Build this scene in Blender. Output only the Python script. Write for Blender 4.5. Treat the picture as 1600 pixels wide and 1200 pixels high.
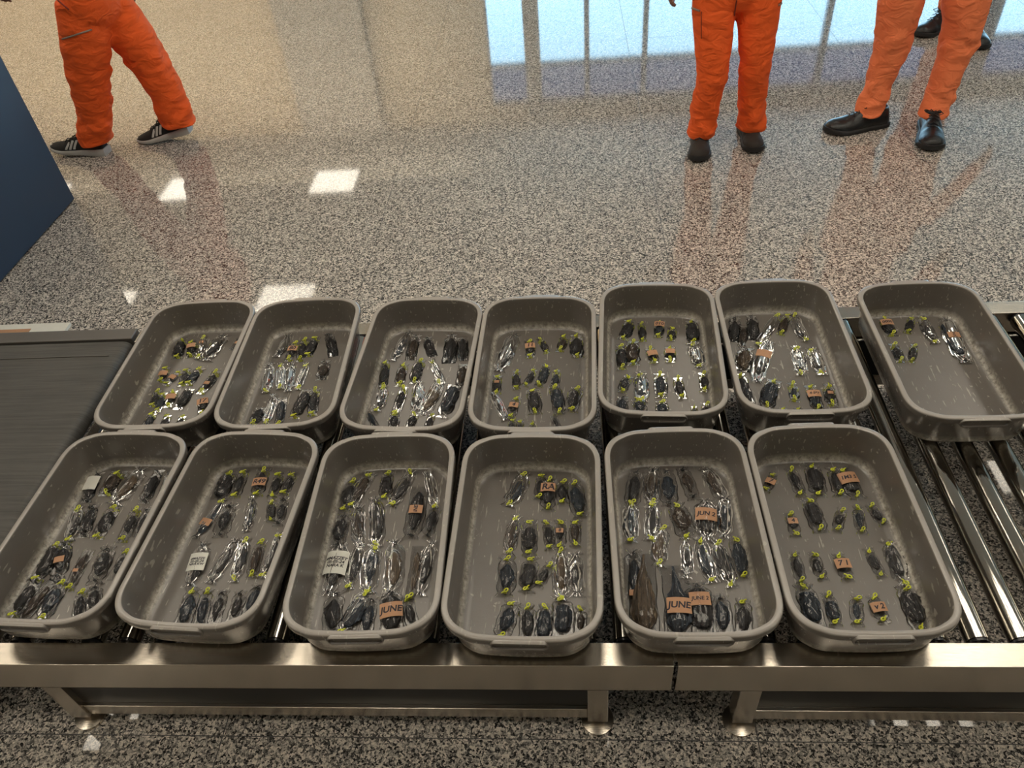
import bpy, bmesh, math, random
from mathutils import Vector, Matrix, noise
from mathutils.bvhtree import BVHTree
C = bpy.context.scene.collection
for o in list(bpy.data.objects): bpy.data.objects.remove(o)
PI = math.pi
# ---------------------------------------------------------------- camera
CAMZ = 1.7529
F = 1203.15
M = Matrix(((0.99629144, 0.02720036, 0.08163022), (0.04092146, 0.68476257, -0.72761642), (-0.07568875, 0.72825844, 0.68111002)))
cam = bpy.data.cameras.new('camera'); cam.sensor_width = 36; cam.lens = F / 1600 * 36; cam.clip_start = 0.02; cam.clip_end = 200
co = bpy.data.objects.new('camera', cam); C.objects.link(co)
mw = M.to_4x4(); mw.translation = (0, 0, CAMZ); co.matrix_world = mw
bpy.context.scene.camera = co
vs = bpy.context.scene.view_settings
vs.view_transform = 'Standard'; vs.look = 'None'; vs.gamma = 1.0; vs.use_curve_mapping = False
vs.exposure = 0.42
# ---------------------------------------------------------------- world: bright hazy daylight sky
w = bpy.data.worlds.new('world'); bpy.context.scene.world = w; w.use_nodes = True
bg = w.node_tree.nodes['Background']
bg.inputs[0].default_value = (0.46, 0.77, 0.96, 1); bg.inputs[1].default_value = 4.6
PANEL_E = 6.0
FILL_W = 150.0

# unseen warm area light added to brighten the beige end wall
wl = bpy.data.lights.new('added_wall_fill', 'AREA'); wl.shape = 'RECTANGLE'; wl.size = 7.5; wl.size_y = 0.25; wl.energy = FILL_W; wl.color = (1.0, 0.84, 0.60)
wo = bpy.data.objects.new('added_wall_fill', wl); C.objects.link(wo); wo.location = (-5.0, 9.2, 3.0); wo.rotation_euler = (math.radians(44), 0, 0)

def ray(px, py):
    return M @ Vector(((px - 800) / F, -(py - 600) / F, -1.0))
def at(px, py, z=0.0):
    r = ray(px, py); t = (CAMZ - z) / -r.z
    return Vector((r.x * t, r.y * t, z))

# ---------------------------------------------------------------- materials
def new_mat(name):
    m = bpy.data.materials.new(name); m.use_nodes = True
    return m, m.node_tree.nodes, m.node_tree.links, m.node_tree.nodes['Principled BSDF']
def N(nt, t, **k):
    n = nt.new(t)
    for a, b in k.items(): setattr(n, a, b)
    return n
def ramp(nt, pts, interp='LINEAR'):
    r = nt.new('ShaderNodeValToRGB'); e = r.color_ramp; e.interpolation = interp
    while len(e.elements) < len(pts): e.elements.new(0.5)
    for i, (p, c) in enumerate(pts):
        e.elements[i].position = p; e.elements[i].color = c if len(c) == 4 else (*c, 1)
    return r
def coords(nt, L, kind='Object', scale=(1, 1, 1), rot=(0, 0, 0)):
    tc = nt.new('ShaderNodeTexCoord'); mp = nt.new('ShaderNodeMapping')
    mp.inputs['Scale'].default_value = scale; mp.inputs['Rotation'].default_value = rot
    L.new(tc.outputs[kind], mp.inputs[0]); return mp
def noise_tex(nt, L, vec, scale, detail=3, rough=0.55):
    n = nt.new('ShaderNodeTexNoise'); n.inputs['Scale'].default_value = scale
    n.inputs['Detail'].default_value = detail; n.inputs['Roughness'].default_value = rough
    L.new(vec.outputs[0], n.inputs['Vector']); return n
def mixc(nt, L, fac, a, b):
    m = nt.new('ShaderNodeMix'); m.data_type = 'RGBA'
    for s, v in ((m.inputs[0], fac), (m.inputs[6], a), (m.inputs[7], b)):
        if hasattr(v, 'links') or hasattr(v, 'is_linked'): L.new(v, s)
        elif isinstance(v, tuple): s.default_value = v if len(v) == 4 else (*v, 1)
        else: s.default_value = v
    return m.outputs[2]
def bump(nt, L, h, strength, dist, P):
    b = nt.new('ShaderNodeBump'); b.inputs['Strength'].default_value = strength; b.inputs['Distance'].default_value = dist
    L.new(h, b.inputs['Height']); L.new(b.outputs[0], P.inputs['Normal']); return b
def plain(name, col, rough=0.5, metal=0.0, spec=0.5, var=0.0, vscale=20, bmp=0.0, bscale=60, **k):
    m, nt, L, P = new_mat(name)
    P.inputs['Base Color'].default_value = (*col, 1); P.inputs['Roughness'].default_value = rough
    P.inputs['Metallic'].default_value = metal; P.inputs['Specular IOR Level'].default_value = spec
    mp = coords(nt, L)
    if var:
        n = noise_tex(nt, L, mp, vscale)
        c = mixc(nt, L, n.outputs[0], tuple(max(0, x * (1 - var)) for x in col), tuple(min(1, x * (1 + var)) for x in col))
        L.new(c, P.inputs['Base Color'])
    if bmp:
        n = noise_tex(nt, L, mp, bscale); bump(nt, L, n.outputs[0], bmp, 0.01, P)
    for a, b in k.items(): P.inputs[a.replace('_', ' ')].default_value = b
    return m

def granite():
    m, nt, L, P = new_mat('granite')
    mp = coords(nt, L)
    v = N(nt, 'ShaderNodeTexVoronoi'); v.inputs['Scale'].default_value = 215
    wn = noise_tex(nt, L, mp, 120, 2)
    ad = N(nt, 'ShaderNodeVectorMath', operation='MULTIPLY_ADD'); ad.inputs[1].default_value = (0.012,) * 3
    L.new(wn.outputs['Color'], ad.inputs[0]); L.new(mp.outputs[0], ad.inputs[2]); L.new(ad.outputs[0], v.inputs['Vector'])
    sep = N(nt, 'ShaderNodeSeparateColor'); L.new(v.outputs['Color'], sep.inputs[0])
    n1 = noise_tex(nt, L, mp, 300, 3, 0.6)
    mul = N(nt, 'ShaderNodeMath', operation='ADD'); L.new(sep.outputs[0], mul.inputs[0])
    sc = N(nt, 'ShaderNodeMath', operation='MULTIPLY_ADD'); sc.inputs[1].default_value = 1.3; sc.inputs[2].default_value = -0.65
    L.new(n1.outputs[0], sc.inputs[0]); L.new(sc.outputs[0], mul.inputs[1])
    r = ramp(nt, [(0.0, (0.018, 0.018, 0.019)), (0.16, (0.06, 0.058, 0.058)), (0.36, (0.20, 0.188, 0.175)), (0.62, (0.46, 0.425, 0.385)), (1.0, (0.86, 0.79, 0.70))])
    L.new(mul.outputs[0], r.inputs[0])
    big = noise_tex(nt, L, mp, 1.6, 3)
    col = mixc(nt, L, big.outputs[0], (0.86, 0.86, 0.86), (1.08, 1.07, 1.05))
    mm = N(nt, 'ShaderNodeMix', data_type='RGBA', blend_type='MULTIPLY'); mm.inputs[0].default_value = 1
    L.new(r.outputs[0], mm.inputs[6]); L.new(col, mm.inputs[7])
    # tile joints
    sx = N(nt, 'ShaderNodeSeparateXYZ'); L.new(mp.outputs[0], sx.inputs[0])
    def joint(out, off, pitch, hw):
        a = N(nt, 'ShaderNodeMath', operation='SUBTRACT'); L.new(out, a.inputs[0]); a.inputs[1].default_value = off
        b = N(nt, 'ShaderNodeMath', operation='PINGPONG'); L.new(a.outputs[0], b.inputs[0]); b.inputs[1].default_value = pitch / 2
        c = N(nt, 'ShaderNodeMath', operation='LESS_THAN'); L.new(b.outputs[0], c.inputs[0]); c.inputs[1].default_value = hw
        return c.outputs[0]
    jx = joint(sx.outputs[0], 0.377, 1.21, 0.0013); jy = joint(sx.outputs[1], 5.39 - 0.6 * 20, 0.61, 0.0011)
    mx = N(nt, 'ShaderNodeMath', operation='MAXIMUM'); L.new(jx, mx.inputs[0]); L.new(jy, mx.inputs[1])
    fin = mixc(nt, L, mx.outputs[0], mm.outputs[2], (0.05, 0.05, 0.05))
    L.new(fin, P.inputs['Base Color'])
    rr = N(nt, 'ShaderNodeMath', operation='MULTIPLY_ADD'); L.new(mx.outputs[0], rr.inputs[0]); rr.inputs[1].default_value = 0.4; rr.inputs[2].default_value = 0.045
    L.new(rr.outputs[0], P.inputs['Roughness'])
    P.inputs['IOR'].default_value = 1.52
    return m

def tray_plastic():
    m, nt, L, P = new_mat('grey_tray_plastic')
    mp = coords(nt, L)
    base = (0.146, 0.129, 0.114)
    n = noise_tex(nt, L, mp, 14, 4)
    c0 = mixc(nt, L, n.outputs[0], tuple(x * 0.9 for x in base), tuple(x * 1.12 for x in base))
    geo = N(nt, 'ShaderNodeTexCoord'); sx = N(nt, 'ShaderNodeSeparateXYZ'); L.new(geo.outputs['Object'], sx.inputs[0])
    info = N(nt, 'ShaderNodeObjectInfo')
    # location jitter so that no two trays wear alike
    jit = N(nt, 'ShaderNodeVectorMath', operation='MULTIPLY_ADD'); jit.inputs[1].default_value = (1, 1, 1)
    L.new(geo.outputs['Object'], jit.inputs[0])
    cb = N(nt, 'ShaderNodeCombineXYZ')
    k = N(nt, 'ShaderNodeMath', operation='MULTIPLY'); L.new(info.outputs['Random'], k.inputs[0]); k.inputs[1].default_value = 37
    L.new(k.outputs[0], cb.inputs[0]); L.new(k.outputs[0], cb.inputs[1]); L.new(cb.outputs[0], jit.inputs[2])
    # scuffs: short pale scratches of two directions
    def scratches(rot, scale, lo, hi):
        mq = N(nt, 'ShaderNodeMapping'); mq.inputs['Scale'].default_value = scale; mq.inputs['Rotation'].default_value = rot
        L.new(jit.outputs[0], mq.inputs[0])
        q = noise_tex(nt, L, mq, 1.0, 2, 0.5)
        r = ramp(nt, [(lo, (0, 0, 0)), (hi, (1, 1, 1))]); L.new(q.outputs[0], r.inputs[0]); return r.outputs[0]
    s1 = scratches((0, 0, 0.35), (160, 17, 60), 0.675, 0.72)
    s2 = scratches((0, 0, -0.9), (190, 26, 60), 0.685, 0.72)
    s3 = scratches((0, 0, 0.1), (70, 60, 70), 0.70, 0.74)
    a = N(nt, 'ShaderNodeMath', operation='MAXIMUM'); L.new(s1, a.inputs[0]); L.new(s2, a.inputs[1])
    b = N(nt, 'ShaderNodeMath', operation='MAXIMUM'); L.new(a.outputs[0], b.inputs[0]); L.new(s3, b.inputs[1])
    # worn chalky band at the inner wall foot, strengthened as a painted fillet highlight (z 4..22 mm)
    band = N(nt, 'ShaderNodeMapRange'); L.new(sx.outputs[2], band.inputs[0])
    band.inputs[1].default_value = 0.0048; band.inputs[2].default_value = 0.0085; band.inputs[3].default_value = 0; band.inputs[4].default_value = 1
    band2 = N(nt, 'ShaderNodeMapRange'); L.new(sx.outputs[2], band2.inputs[0])
    band2.inputs[1].default_value = 0.030; band2.inputs[2].default_value = 0.010; band2.inputs[3].default_value = 0; band2.inputs[4].default_value = 1
    bm_ = N(nt, 'ShaderNodeMath', operation='MULTIPLY'); L.new(band.outputs[0], bm_.inputs[0]); L.new(band2.outputs[0], bm_.inputs[1])
    mq = N(nt, 'ShaderNodeMapping'); mq.inputs['Scale'].default_value = (1, 1, 1); L.new(jit.outputs[0], mq.inputs[0])
    q = noise_tex(nt, L, mq, 85, 5, 0.7); r = ramp(nt, [(0.36, (0.2,) * 3), (0.60, (1,) * 3)]); L.new(q.outputs[0], r.inputs[0])
    b2 = N(nt, 'ShaderNodeMath', operation='MULTIPLY'); L.new(bm_.outputs[0], b2.inputs[0]); L.new(r.outputs[0], b2.inputs[1])
    b3 = N(nt, 'ShaderNodeMath', operation='MULTIPLY'); L.new(b.outputs[0], b3.inputs[0]); b3.inputs[1].default_value = 0.42
    b4 = N(nt, 'ShaderNodeMath', operation='MULTIPLY'); L.new(b2.outputs[0], b4.inputs[0]); b4.inputs[1].default_value = 1.0
    tot = N(nt, 'ShaderNodeMath', operation='MAXIMUM'); L.new(b3.outputs[0], tot.inputs[0]); L.new(b4.outputs[0], tot.inputs[1])
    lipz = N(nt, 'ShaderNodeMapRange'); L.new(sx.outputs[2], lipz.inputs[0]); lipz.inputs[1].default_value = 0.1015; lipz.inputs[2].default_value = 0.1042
    c0 = mixc(nt, L, lipz.outputs[0], c0, (0.34, 0.31, 0.28))   # light on the upward-facing rim, painted in as a paler colour
    fin = mixc(nt, L, tot.outputs[0], c0, (0.52, 0.48, 0.41))
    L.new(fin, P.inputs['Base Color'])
    P.inputs['Roughness'].default_value = 0.27
    P.inputs['Specular IOR Level'].default_value = 0.8
    fn = noise_tex(nt, L, mp, 260, 2); bump(nt, L, fn.outputs[0], 0.08, 0.002, P)
    return m

def steel(name, col=(0.58, 0.525, 0.45), rough=0.26, aniso=(2, 60, 60), bs=0.12, smudge=True):
    m, nt, L, P = new_mat(name)
    P.inputs['Metallic'].default_value = 1
    mp = coords(nt, L); ms = coords(nt, L, scale=aniso)
    n = noise_tex(nt, L, ms, 12, 4, 0.6); n2 = noise_tex(nt, L, mp, 7, 3)
    c = mixc(nt, L, n2.outputs[0], tuple(x * 0.9 for x in col), tuple(min(1, x * 1.1) for x in col)); L.new(c, P.inputs['Base Color'])
    r = N(nt, 'ShaderNodeMath', operation='MULTIPLY_ADD'); L.new(n2.outputs[0], r.inputs[0]); r.inputs[1].default_value = 0.12 if smudge else 0.03; r.inputs[2].default_value = rough - 0.08
    L.new(r.outputs[0], P.inputs['Roughness'])
    bump(nt, L, n.outputs[0], bs, 0.002, P)
    return m

def film():
    m = bpy.data.materials.new('clear_film'); m.use_nodes = True; nt = m.node_tree.nodes; L = m.node_tree.links
    nt.remove(nt['Principled BSDF']); out = nt['Material Output']
    tr = N(nt, 'ShaderNodeBsdfTransparent'); tr.inputs[0].default_value = (0.90, 0.90, 0.90, 1)
    gl = N(nt, 'ShaderNodeBsdfGlossy'); gl.inputs['Roughness'].default_value = 0.07; gl.inputs[0].default_value = (1, 1, 1, 1)
    fr = N(nt, 'ShaderNodeFresnel'); fr.inputs[0].default_value = 1.36
    mp = coords(nt, L, scale=(0.35, 1, 1)); n = noise_tex(nt, L, mp, 120, 2, 0.5)
    b = N(nt, 'ShaderNodeBump'); b.inputs['Strength'].default_value = 0.12; b.inputs['Distance'].default_value = 0.003
    L.new(n.outputs[0], b.inputs['Height']); L.new(b.outputs[0], gl.inputs['Normal']); L.new(b.outputs[0], fr.inputs['Normal'])
    mx = N(nt, 'ShaderNodeMixShader'); L.new(fr.outputs[0], mx.inputs[0]); L.new(tr.outputs[0], mx.inputs[1]); L.new(gl.outputs[0], mx.inputs[2])
    L.new(mx.outputs[0], out.inputs[0]); return m

def fibres(name, a, b, c=None, bs=0.7):
    m, nt, L, P = new_mat(name)
    ms = coords(nt, L, scale=(14, 150, 150)); n = noise_tex(nt, L, ms, 1.6, 4, 0.65)
    pts = [(0.32, a), (0.60, b)] + ([(0.74, c)] if c else [])
    r = ramp(nt, pts); L.new(n.outputs[0], r.inputs[0]); L.new(r.outputs[0], P.inputs['Base Color'])
    P.inputs['Roughness'].default_value = 0.5; bump(nt, L, n.outputs[0], bs, 0.004, P); return m

def emit(name, col, s):
    m = bpy.data.materials.new(name); m.use_nodes = True; nt = m.node_tree.nodes; L = m.node_tree.links
    nt.remove(nt['Principled BSDF']); e = N(nt, 'ShaderNodeEmission'); e.inputs[0].default_value = (*col, 1); e.inputs[1].default_value = s
    L.new(e.outputs[0], nt['Material Output'].inputs[0]); return m

def belt_mat():
    m, nt, L, P = new_mat('conveyor_belt')
    ms = coords(nt, L, scale=(3, 130, 1)); n = noise_tex(nt, L, ms, 1.5, 5, 0.7)
    mp = coords(nt, L); n2 = noise_tex(nt, L, mp, 5, 3)
    a = N(nt, 'ShaderNodeMath', operation='MULTIPLY_ADD'); L.new(n2.outputs[0], a.inputs[0]); a.inputs[1].default_value = 0.35; L.new(n.outputs[0], a.inputs[2])
    r = ramp(nt, [(0.45, (0.038, 0.036, 0.033)), (0.95, (0.105, 0.098, 0.088))]); L.new(a.outputs[0], r.inputs[0]); L.new(r.outputs[0], P.inputs['Base Color'])
    P.inputs['Roughness'].default_value = 0.5; bump(nt, L, n.outputs[0], 0.25, 0.003, P); return m

def cloth(name, col):
    m, nt, L, P = new_mat(name)
    mp = coords(nt, L); n = noise_tex(nt, L, mp, 9, 3)
    c = mixc(nt, L, n.outputs[0], tuple(x * 0.88 for x in col), tuple(min(1, x * 1.08) for x in col)); L.new(c, P.inputs['Base Color'])
    P.inputs['Roughness'].default_value = 0.85
    ml = coords(nt, L, scale=(1, 1, 1.8)); n2 = noise_tex(nt, L, ml, 13, 3, 0.5); n2.inputs['Distortion'].default_value = 1.2; bump(nt, L, n2.outputs[0], 0.6, 0.03, P); return m

MT = {}
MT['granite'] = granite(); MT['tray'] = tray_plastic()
MT['rail'] = steel('brushed_steel', rough=0.24, aniso=(1.5, 40, 40)); MT['roller'] = steel('roller_steel', (0.52, 0.49, 0.44), 0.13, (60, 2, 60), 0.06, False)
MT['cap'] = plain('roller_end_cap', (0.03, 0.03, 0.032), 0.25, 0.3)
MT['shaft'] = plain('roller_shaft', (0.5, 0.47, 0.4), 0.3, 1.0)
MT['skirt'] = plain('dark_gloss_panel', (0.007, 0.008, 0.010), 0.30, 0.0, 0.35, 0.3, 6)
MT['film'] = film()
MT['dk'] = fibres('black_fibres', (0.004, 0.004, 0.005), (0.028, 0.025, 0.026), (0.10, 0.095, 0.09))
MT['bl'] = fibres('blue_black_fibres', (0.004, 0.006, 0.010), (0.022, 0.032, 0.048), (0.09, 0.12, 0.15))
MT['br'] = fibres('brown_fibres', (0.010, 0.006, 0.004), (0.065, 0.042, 0.026), (0.20, 0.15, 0.10))
MT['tn'] = fibres('tan_fibres', (0.020, 0.014, 0.009), (0.14, 0.095, 0.055), (0.36, 0.28, 0.18))
MT['yellow'] = plain('yellow_rubber', (0.66, 0.70, 0.045), 0.38, var=0.15, vscale=200)
MT['black'] = plain('black_rubber', (0.008, 0.008, 0.009), 0.35)
MT['kraft'] = plain('kraft_card', (0.50, 0.275, 0.155), 0.75, var=0.12, vscale=90)
MT['paper'] = plain('white_paper', (0.74, 0.73, 0.66), 0.75, var=0.06, vscale=60)
MT['ink'] = plain('dark_ink', (0.02, 0.018, 0.03), 0.6)
MT['belt'] = belt_mat()
MT['beltframe'] = plain('grey_painted_frame', (0.13, 0.12, 0.108), 0.38, 0.25, var=0.12, vscale=9)
MT['navy'] = plain('navy_panel', (0.020, 0.042, 0.082), 0.30, 0.0, 0.5, 0.08, 2)
MT['orange'] = cloth('orange_cloth', (0.98, 0.125, 0.014)); MT['orange2'] = cloth('faded_orange_cloth', (0.95, 0.23, 0.085))
MT['seam'] = plain('dark_seam', (0.22, 0.03, 0.015), 0.8)
MT['zip'] = plain('grey_zip', (0.30, 0.24, 0.20), 0.45, 0.3)
MT['skin'] = plain('skin', (0.24, 0.115, 0.075), 0.55, var=0.1, vscale=15)
MT['hair'] = plain('black_hair', (0.012, 0.010, 0.009), 0.6, bmp=0.5, bscale=150)
MT['eye'] = plain('eye_white', (0.8, 0.8, 0.78), 0.2)
MT['shoeblack'] = plain('black_leather', (0.010, 0.010, 0.011), 0.30, 0, 0.5, bmp=0.15, bscale=120)
MT['mesh'] = plain('black_knit', (0.013, 0.013, 0.014), 0.8, bmp=0.5, bscale=400)
MT['suede'] = plain('worn_black_suede', (0.030, 0.024, 0.020), 0.75, var=0.4, vscale=25)
MT['solew'] = plain('pale_foam_sole', (0.50, 0.49, 0.47), 0.6, var=0.1, vscale=20)
MT['soleb'] = plain('black_rubber_sole', (0.014, 0.014, 0.015), 0.6)
MT['stripe'] = plain('silver_stripe', (0.48, 0.48, 0.46), 0.5)
MT['ceiling'] = plain('ceiling_white', (0.62, 0.60, 0.55), 0.9, var=0.05, vscale=3)
MT['beige'] = plain('beige_wall', (0.62, 0.52, 0.38), 0.7, var=0.06, vscale=2)
MT['greywall'] = plain('grey_wall', (0.40, 0.37, 0.33), 0.7, var=0.06, vscale=2)
MT['mullion'] = plain('grey_aluminium', (0.22, 0.24, 0.28), 0.4, 0.5)
MT['red'] = plain('red_floor_tape', (0.55, 0.06, 0.045), 0.6, var=0.1, vscale=40)
MT['beam'] = plain('dark_painted_beam', (0.035, 0.038, 0.048), 0.45)
MT['panel'] = emit('light_panel', (1.0, 0.90, 0.74), PANEL_E)
MT['frost'] = None

# ---------------------------------------------------------------- mesh helpers
def tag(o, label=None, cat=None, group=None, kind=None):
    if label: o['label'] = label
    if cat: o['category'] = cat
    if group: o['group'] = group
    if kind: o['kind'] = kind
    return o
def link(name, me, parent=None, mat=None):
    o = bpy.data.objects.new(name, me); C.objects.link(o)
    if parent: o.parent = parent
    if mat and me and not me.materials: me.materials.append(MT[mat])
    return o
def empty(name, loc=(0, 0, 0), rz=0.0, **k):
    o = bpy.data.objects.new(name, None); C.objects.link(o); o.location = loc; o.rotation_euler = (0, 0, rz); o.empty_display_size = 0.05
    return tag(o, **k)
class MB:
    def __init__(s): s.v = []; s.f = []
    def add(s, vs, fs):
        n = len(s.v); s.v += [tuple(p) for p in vs]; s.f += [tuple(i + n for i in f) for f in fs]; return s
    def box(s, a, b):
        x0, y0, z0 = a; x1, y1, z1 = b
        return s.add([(x0, y0, z0), (x1, y0, z0), (x1, y1, z0), (x0, y1, z0), (x0, y0, z1), (x1, y0, z1), (x1, y1, z1), (x0, y1, z1)],
                     [(0, 3, 2, 1), (4, 5, 6, 7), (0, 1, 5, 4), (1, 2, 6, 5), (2, 3, 7, 6), (3, 0, 4, 7)])
    def rings(s, rings, closed=True, cap=True):
        n = len(rings[0]); v = [p for r in rings for p in r]; f = []
        for i in range(len(rings) - 1):
            for j in range(n if closed else n - 1):
                k = (j + 1) % n; f.append((i * n + j, i * n + k, (i + 1) * n + k, (i + 1) * n + j))
        if cap and closed:
            f.append(tuple(range(n - 1, -1, -1))); f.append(tuple((len(rings) - 1) * n + j for j in range(n)))
        return s.add(v, f)
    def tube(s, pts, r, n=10, cap=True):
        pts = [Vector(p) for p in pts]; R = r if isinstance(r, (list, tuple)) else [r] * len(pts); rings = []; ref = None
        for i, p in enumerate(pts):
            t = (pts[min(i + 1, len(pts) - 1)] - pts[max(i - 1, 0)]).normalized()
            if ref is None: ref = Vector((0, 0, 1)) if abs(t.z) < 0.9 else Vector((1, 0, 0))
            u = t.cross(ref).normalized(); w_ = u.cross(t).normalized(); ref = w_
            rings.append([p + (u * math.cos(a) + w_ * math.sin(a)) * R[i] for a in [2 * PI * k / n for k in range(n)]])
        return s.rings(rings, True, cap)
    def ellipsoid(s, c, r, nu=16, nv=10, rot=None):
        c = Vector(c); rings = []
        for j in range(1, nv):
            ph = PI * j / nv
            rings.append([Vector((r[0] * math.sin(ph) * math.cos(a), r[1] * math.sin(ph) * math.sin(a), r[2] * math.cos(ph))) for a in [2 * PI * k / nu for k in range(nu)]])
        if rot: rings = [[rot @ p for p in q] for q in rings]
        rings = [[c + p for p in q] for q in rings]
        return s.rings(rings[::-1], True, True)
    def mesh(s, name, smooth=True, sharp=None):
        me = bpy.data.meshes.new(name); me.from_pydata(s.v, [], s.f); me.update()
        bm = bmesh.new(); bm.from_mesh(me); bmesh.ops.recalc_face_normals(bm, faces=bm.faces); bm.to_mesh(me); bm.free()
        if smooth:
            me.shade_smooth()
            if sharp is not None: me.set_sharp_from_angle(angle=math.radians(sharp))
        return me
    def build(s, name, mat, parent=None, smooth=True, sharp=35, bevel=0):
        me = s.mesh(name, smooth, sharp); o = link(name, me, parent, mat)
        if bevel:
            b = o.modifiers.new('bevel', 'BEVEL'); b.width = bevel; b.segments = 2; b.limit_method = 'ANGLE'
        return o
def struct(name, mb, mat, **k):
    o = mb.build(name, mat, smooth=False); o['kind'] = 'structure'; return o

# ---------------------------------------------------------------- the hall
CE = 3.2; YB = 11.0; XL, XR, YFR = -9.0, 9.0, -6.0
struct('floor', MB().box((XL, YFR, -0.1), (XR, YB, 0)), 'granite')
struct('ceiling', MB().box((XL, YFR, CE), (XR, YB, CE + 0.1)), 'ceiling')
struct('wall_left', MB().box((XL - 0.15, YFR, 0), (XL, YB, CE)), 'beige')
struct('wall_right', MB().box((XR, YFR, 0), (XR + 0.15, YB, CE)), 'greywall')
m = MB().box((XL, YFR - 0.15, 0), (XR, YFR, CE))
struct('wall_front', m, 'beige')
m = MB(); m.box((XL, YB, 0), (-1.09, YB + 0.2, CE)); m.box((-1.09, YB, 2.95), (XR, YB + 0.2, CE))
struct('wall_back', m, 'beige')
# pilasters on the beige wall, the grey column beside the doors
struct('trim_1', MB().box((-3.9, YB - 0.25, 0), (-2.72, YB, CE)), 'greywall')
struct('trim_2', MB().box((-0.57, YB - 0.15, 0), (-0.36, YB + 0.1, CE)), 'greywall')
# glazing frames
m = MB()
for x, wd in ((-1.09, 0.05), (0.29, 0.07), (1.09, 0.07), (3.52, 0.08), (5.6, 0.30), (8.0, 0.08)): m.box((x - wd / 2, YB + 0.02, 0), (x + wd / 2, YB + 0.12, 2.95))
m.box((-1.09, YB + 0.02, 2.38), (XR, YB + 0.12, 2.44)); m.box((-1.09, YB + 0.02, 0), (XR, YB + 0.12, 0.06))
struct('window_1', m, 'mullion')
gm = bpy.data.materials.new('window_glass'); gm.use_nodes = True; _n = gm.node_tree.nodes; _l = gm.node_tree.links; _n.remove(_n['Principled BSDF'])
_t = _n.new('ShaderNodeBsdfTransparent'); _t.inputs[0].default_value = (0.93, 0.97, 1, 1); _g = _n.new('ShaderNodeBsdfGlossy'); _g.inputs[1].default_value = 0.02
_m = _n.new('ShaderNodeMixShader'); _m.inputs[0].default_value = 0.06; _l.new(_t.outputs[0], _m.inputs[1]); _l.new(_g.outputs[0], _m.inputs[2]); _l.new(_m.outputs[0], _n['Material Output'].inputs[0])
MT['glass'] = gm
struct('window_2', MB().box((-1.09, YB + 0.06, 0.0), (XR, YB + 0.07, 2.40)), 'glass')
# frosted transom above the doors lets through a fraction of the sky
fm = bpy.data.materials.new('frosted_transom'); fm.use_nodes = True; _n = fm.node_tree.nodes; _l = fm.node_tree.links; _n.remove(_n['Principled BSDF'])
_t = _n.new('ShaderNodeBsdfTransparent'); _t.inputs[0].default_value = (0.27, 0.27, 0.34, 1); _l.new(_t.outputs[0], _n['Material Output'].inputs[0])
MT['frost'] = fm
struct('window_3', MB().box((-1.09, YB + 0.06, 2.42), (XR, YB + 0.07, 2.95)), 'frost')
# 60 x 60 ceiling panels: far-left rows mirrored by the floor, extra nearer ones added as overhead fill
k = 0
PX = [(-7.36, (9.4, 6.71, 4.2, 2.2, 0.2, -1.8)), (-5.28, (9.4, 6.71, 4.2, 2.2, 0.2, -1.8)), (-3.18, (9.4, 6.71, 4.2, 2.2, 0.2, -1.8)), (-2.13, (2.2,)), (-1.08, (4.2, 2.2, 0.2)), (-0.03, (2.2,)), (1.02, (4.45, 2.2, 0.2)), (2.07, (2.2,)), (3.12, (4.2, 2.2, 0.2)), (5.2, (4.2, 2.2, 0.2)), (7.3, (4.2, 2.2, 0.2))]
for x, ys in PX:
    for y in ys:
        t = empty('ceiling_light', (x, y, CE - 0.015), label='square white ceiling light panel, one of the grid of identical panels', cat='ceiling light', group='square ceiling light panels')
        MB().box((-0.3, -0.3, 0), (0.3, 0.3, 0.01)).build('diffuser', 'panel', t, False)
        f = MB()
        for a, b in (((-0.32, -0.32), (0.32, -0.3)), ((-0.32, 0.3), (0.32, 0.32)), ((-0.32, -0.3), (-0.3, 0.3)), ((0.3, -0.3), (0.32, 0.3))): f.box((*a, -0.004), (*b, 0.012))
        f.build('frame', 'mullion', t, False)

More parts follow.
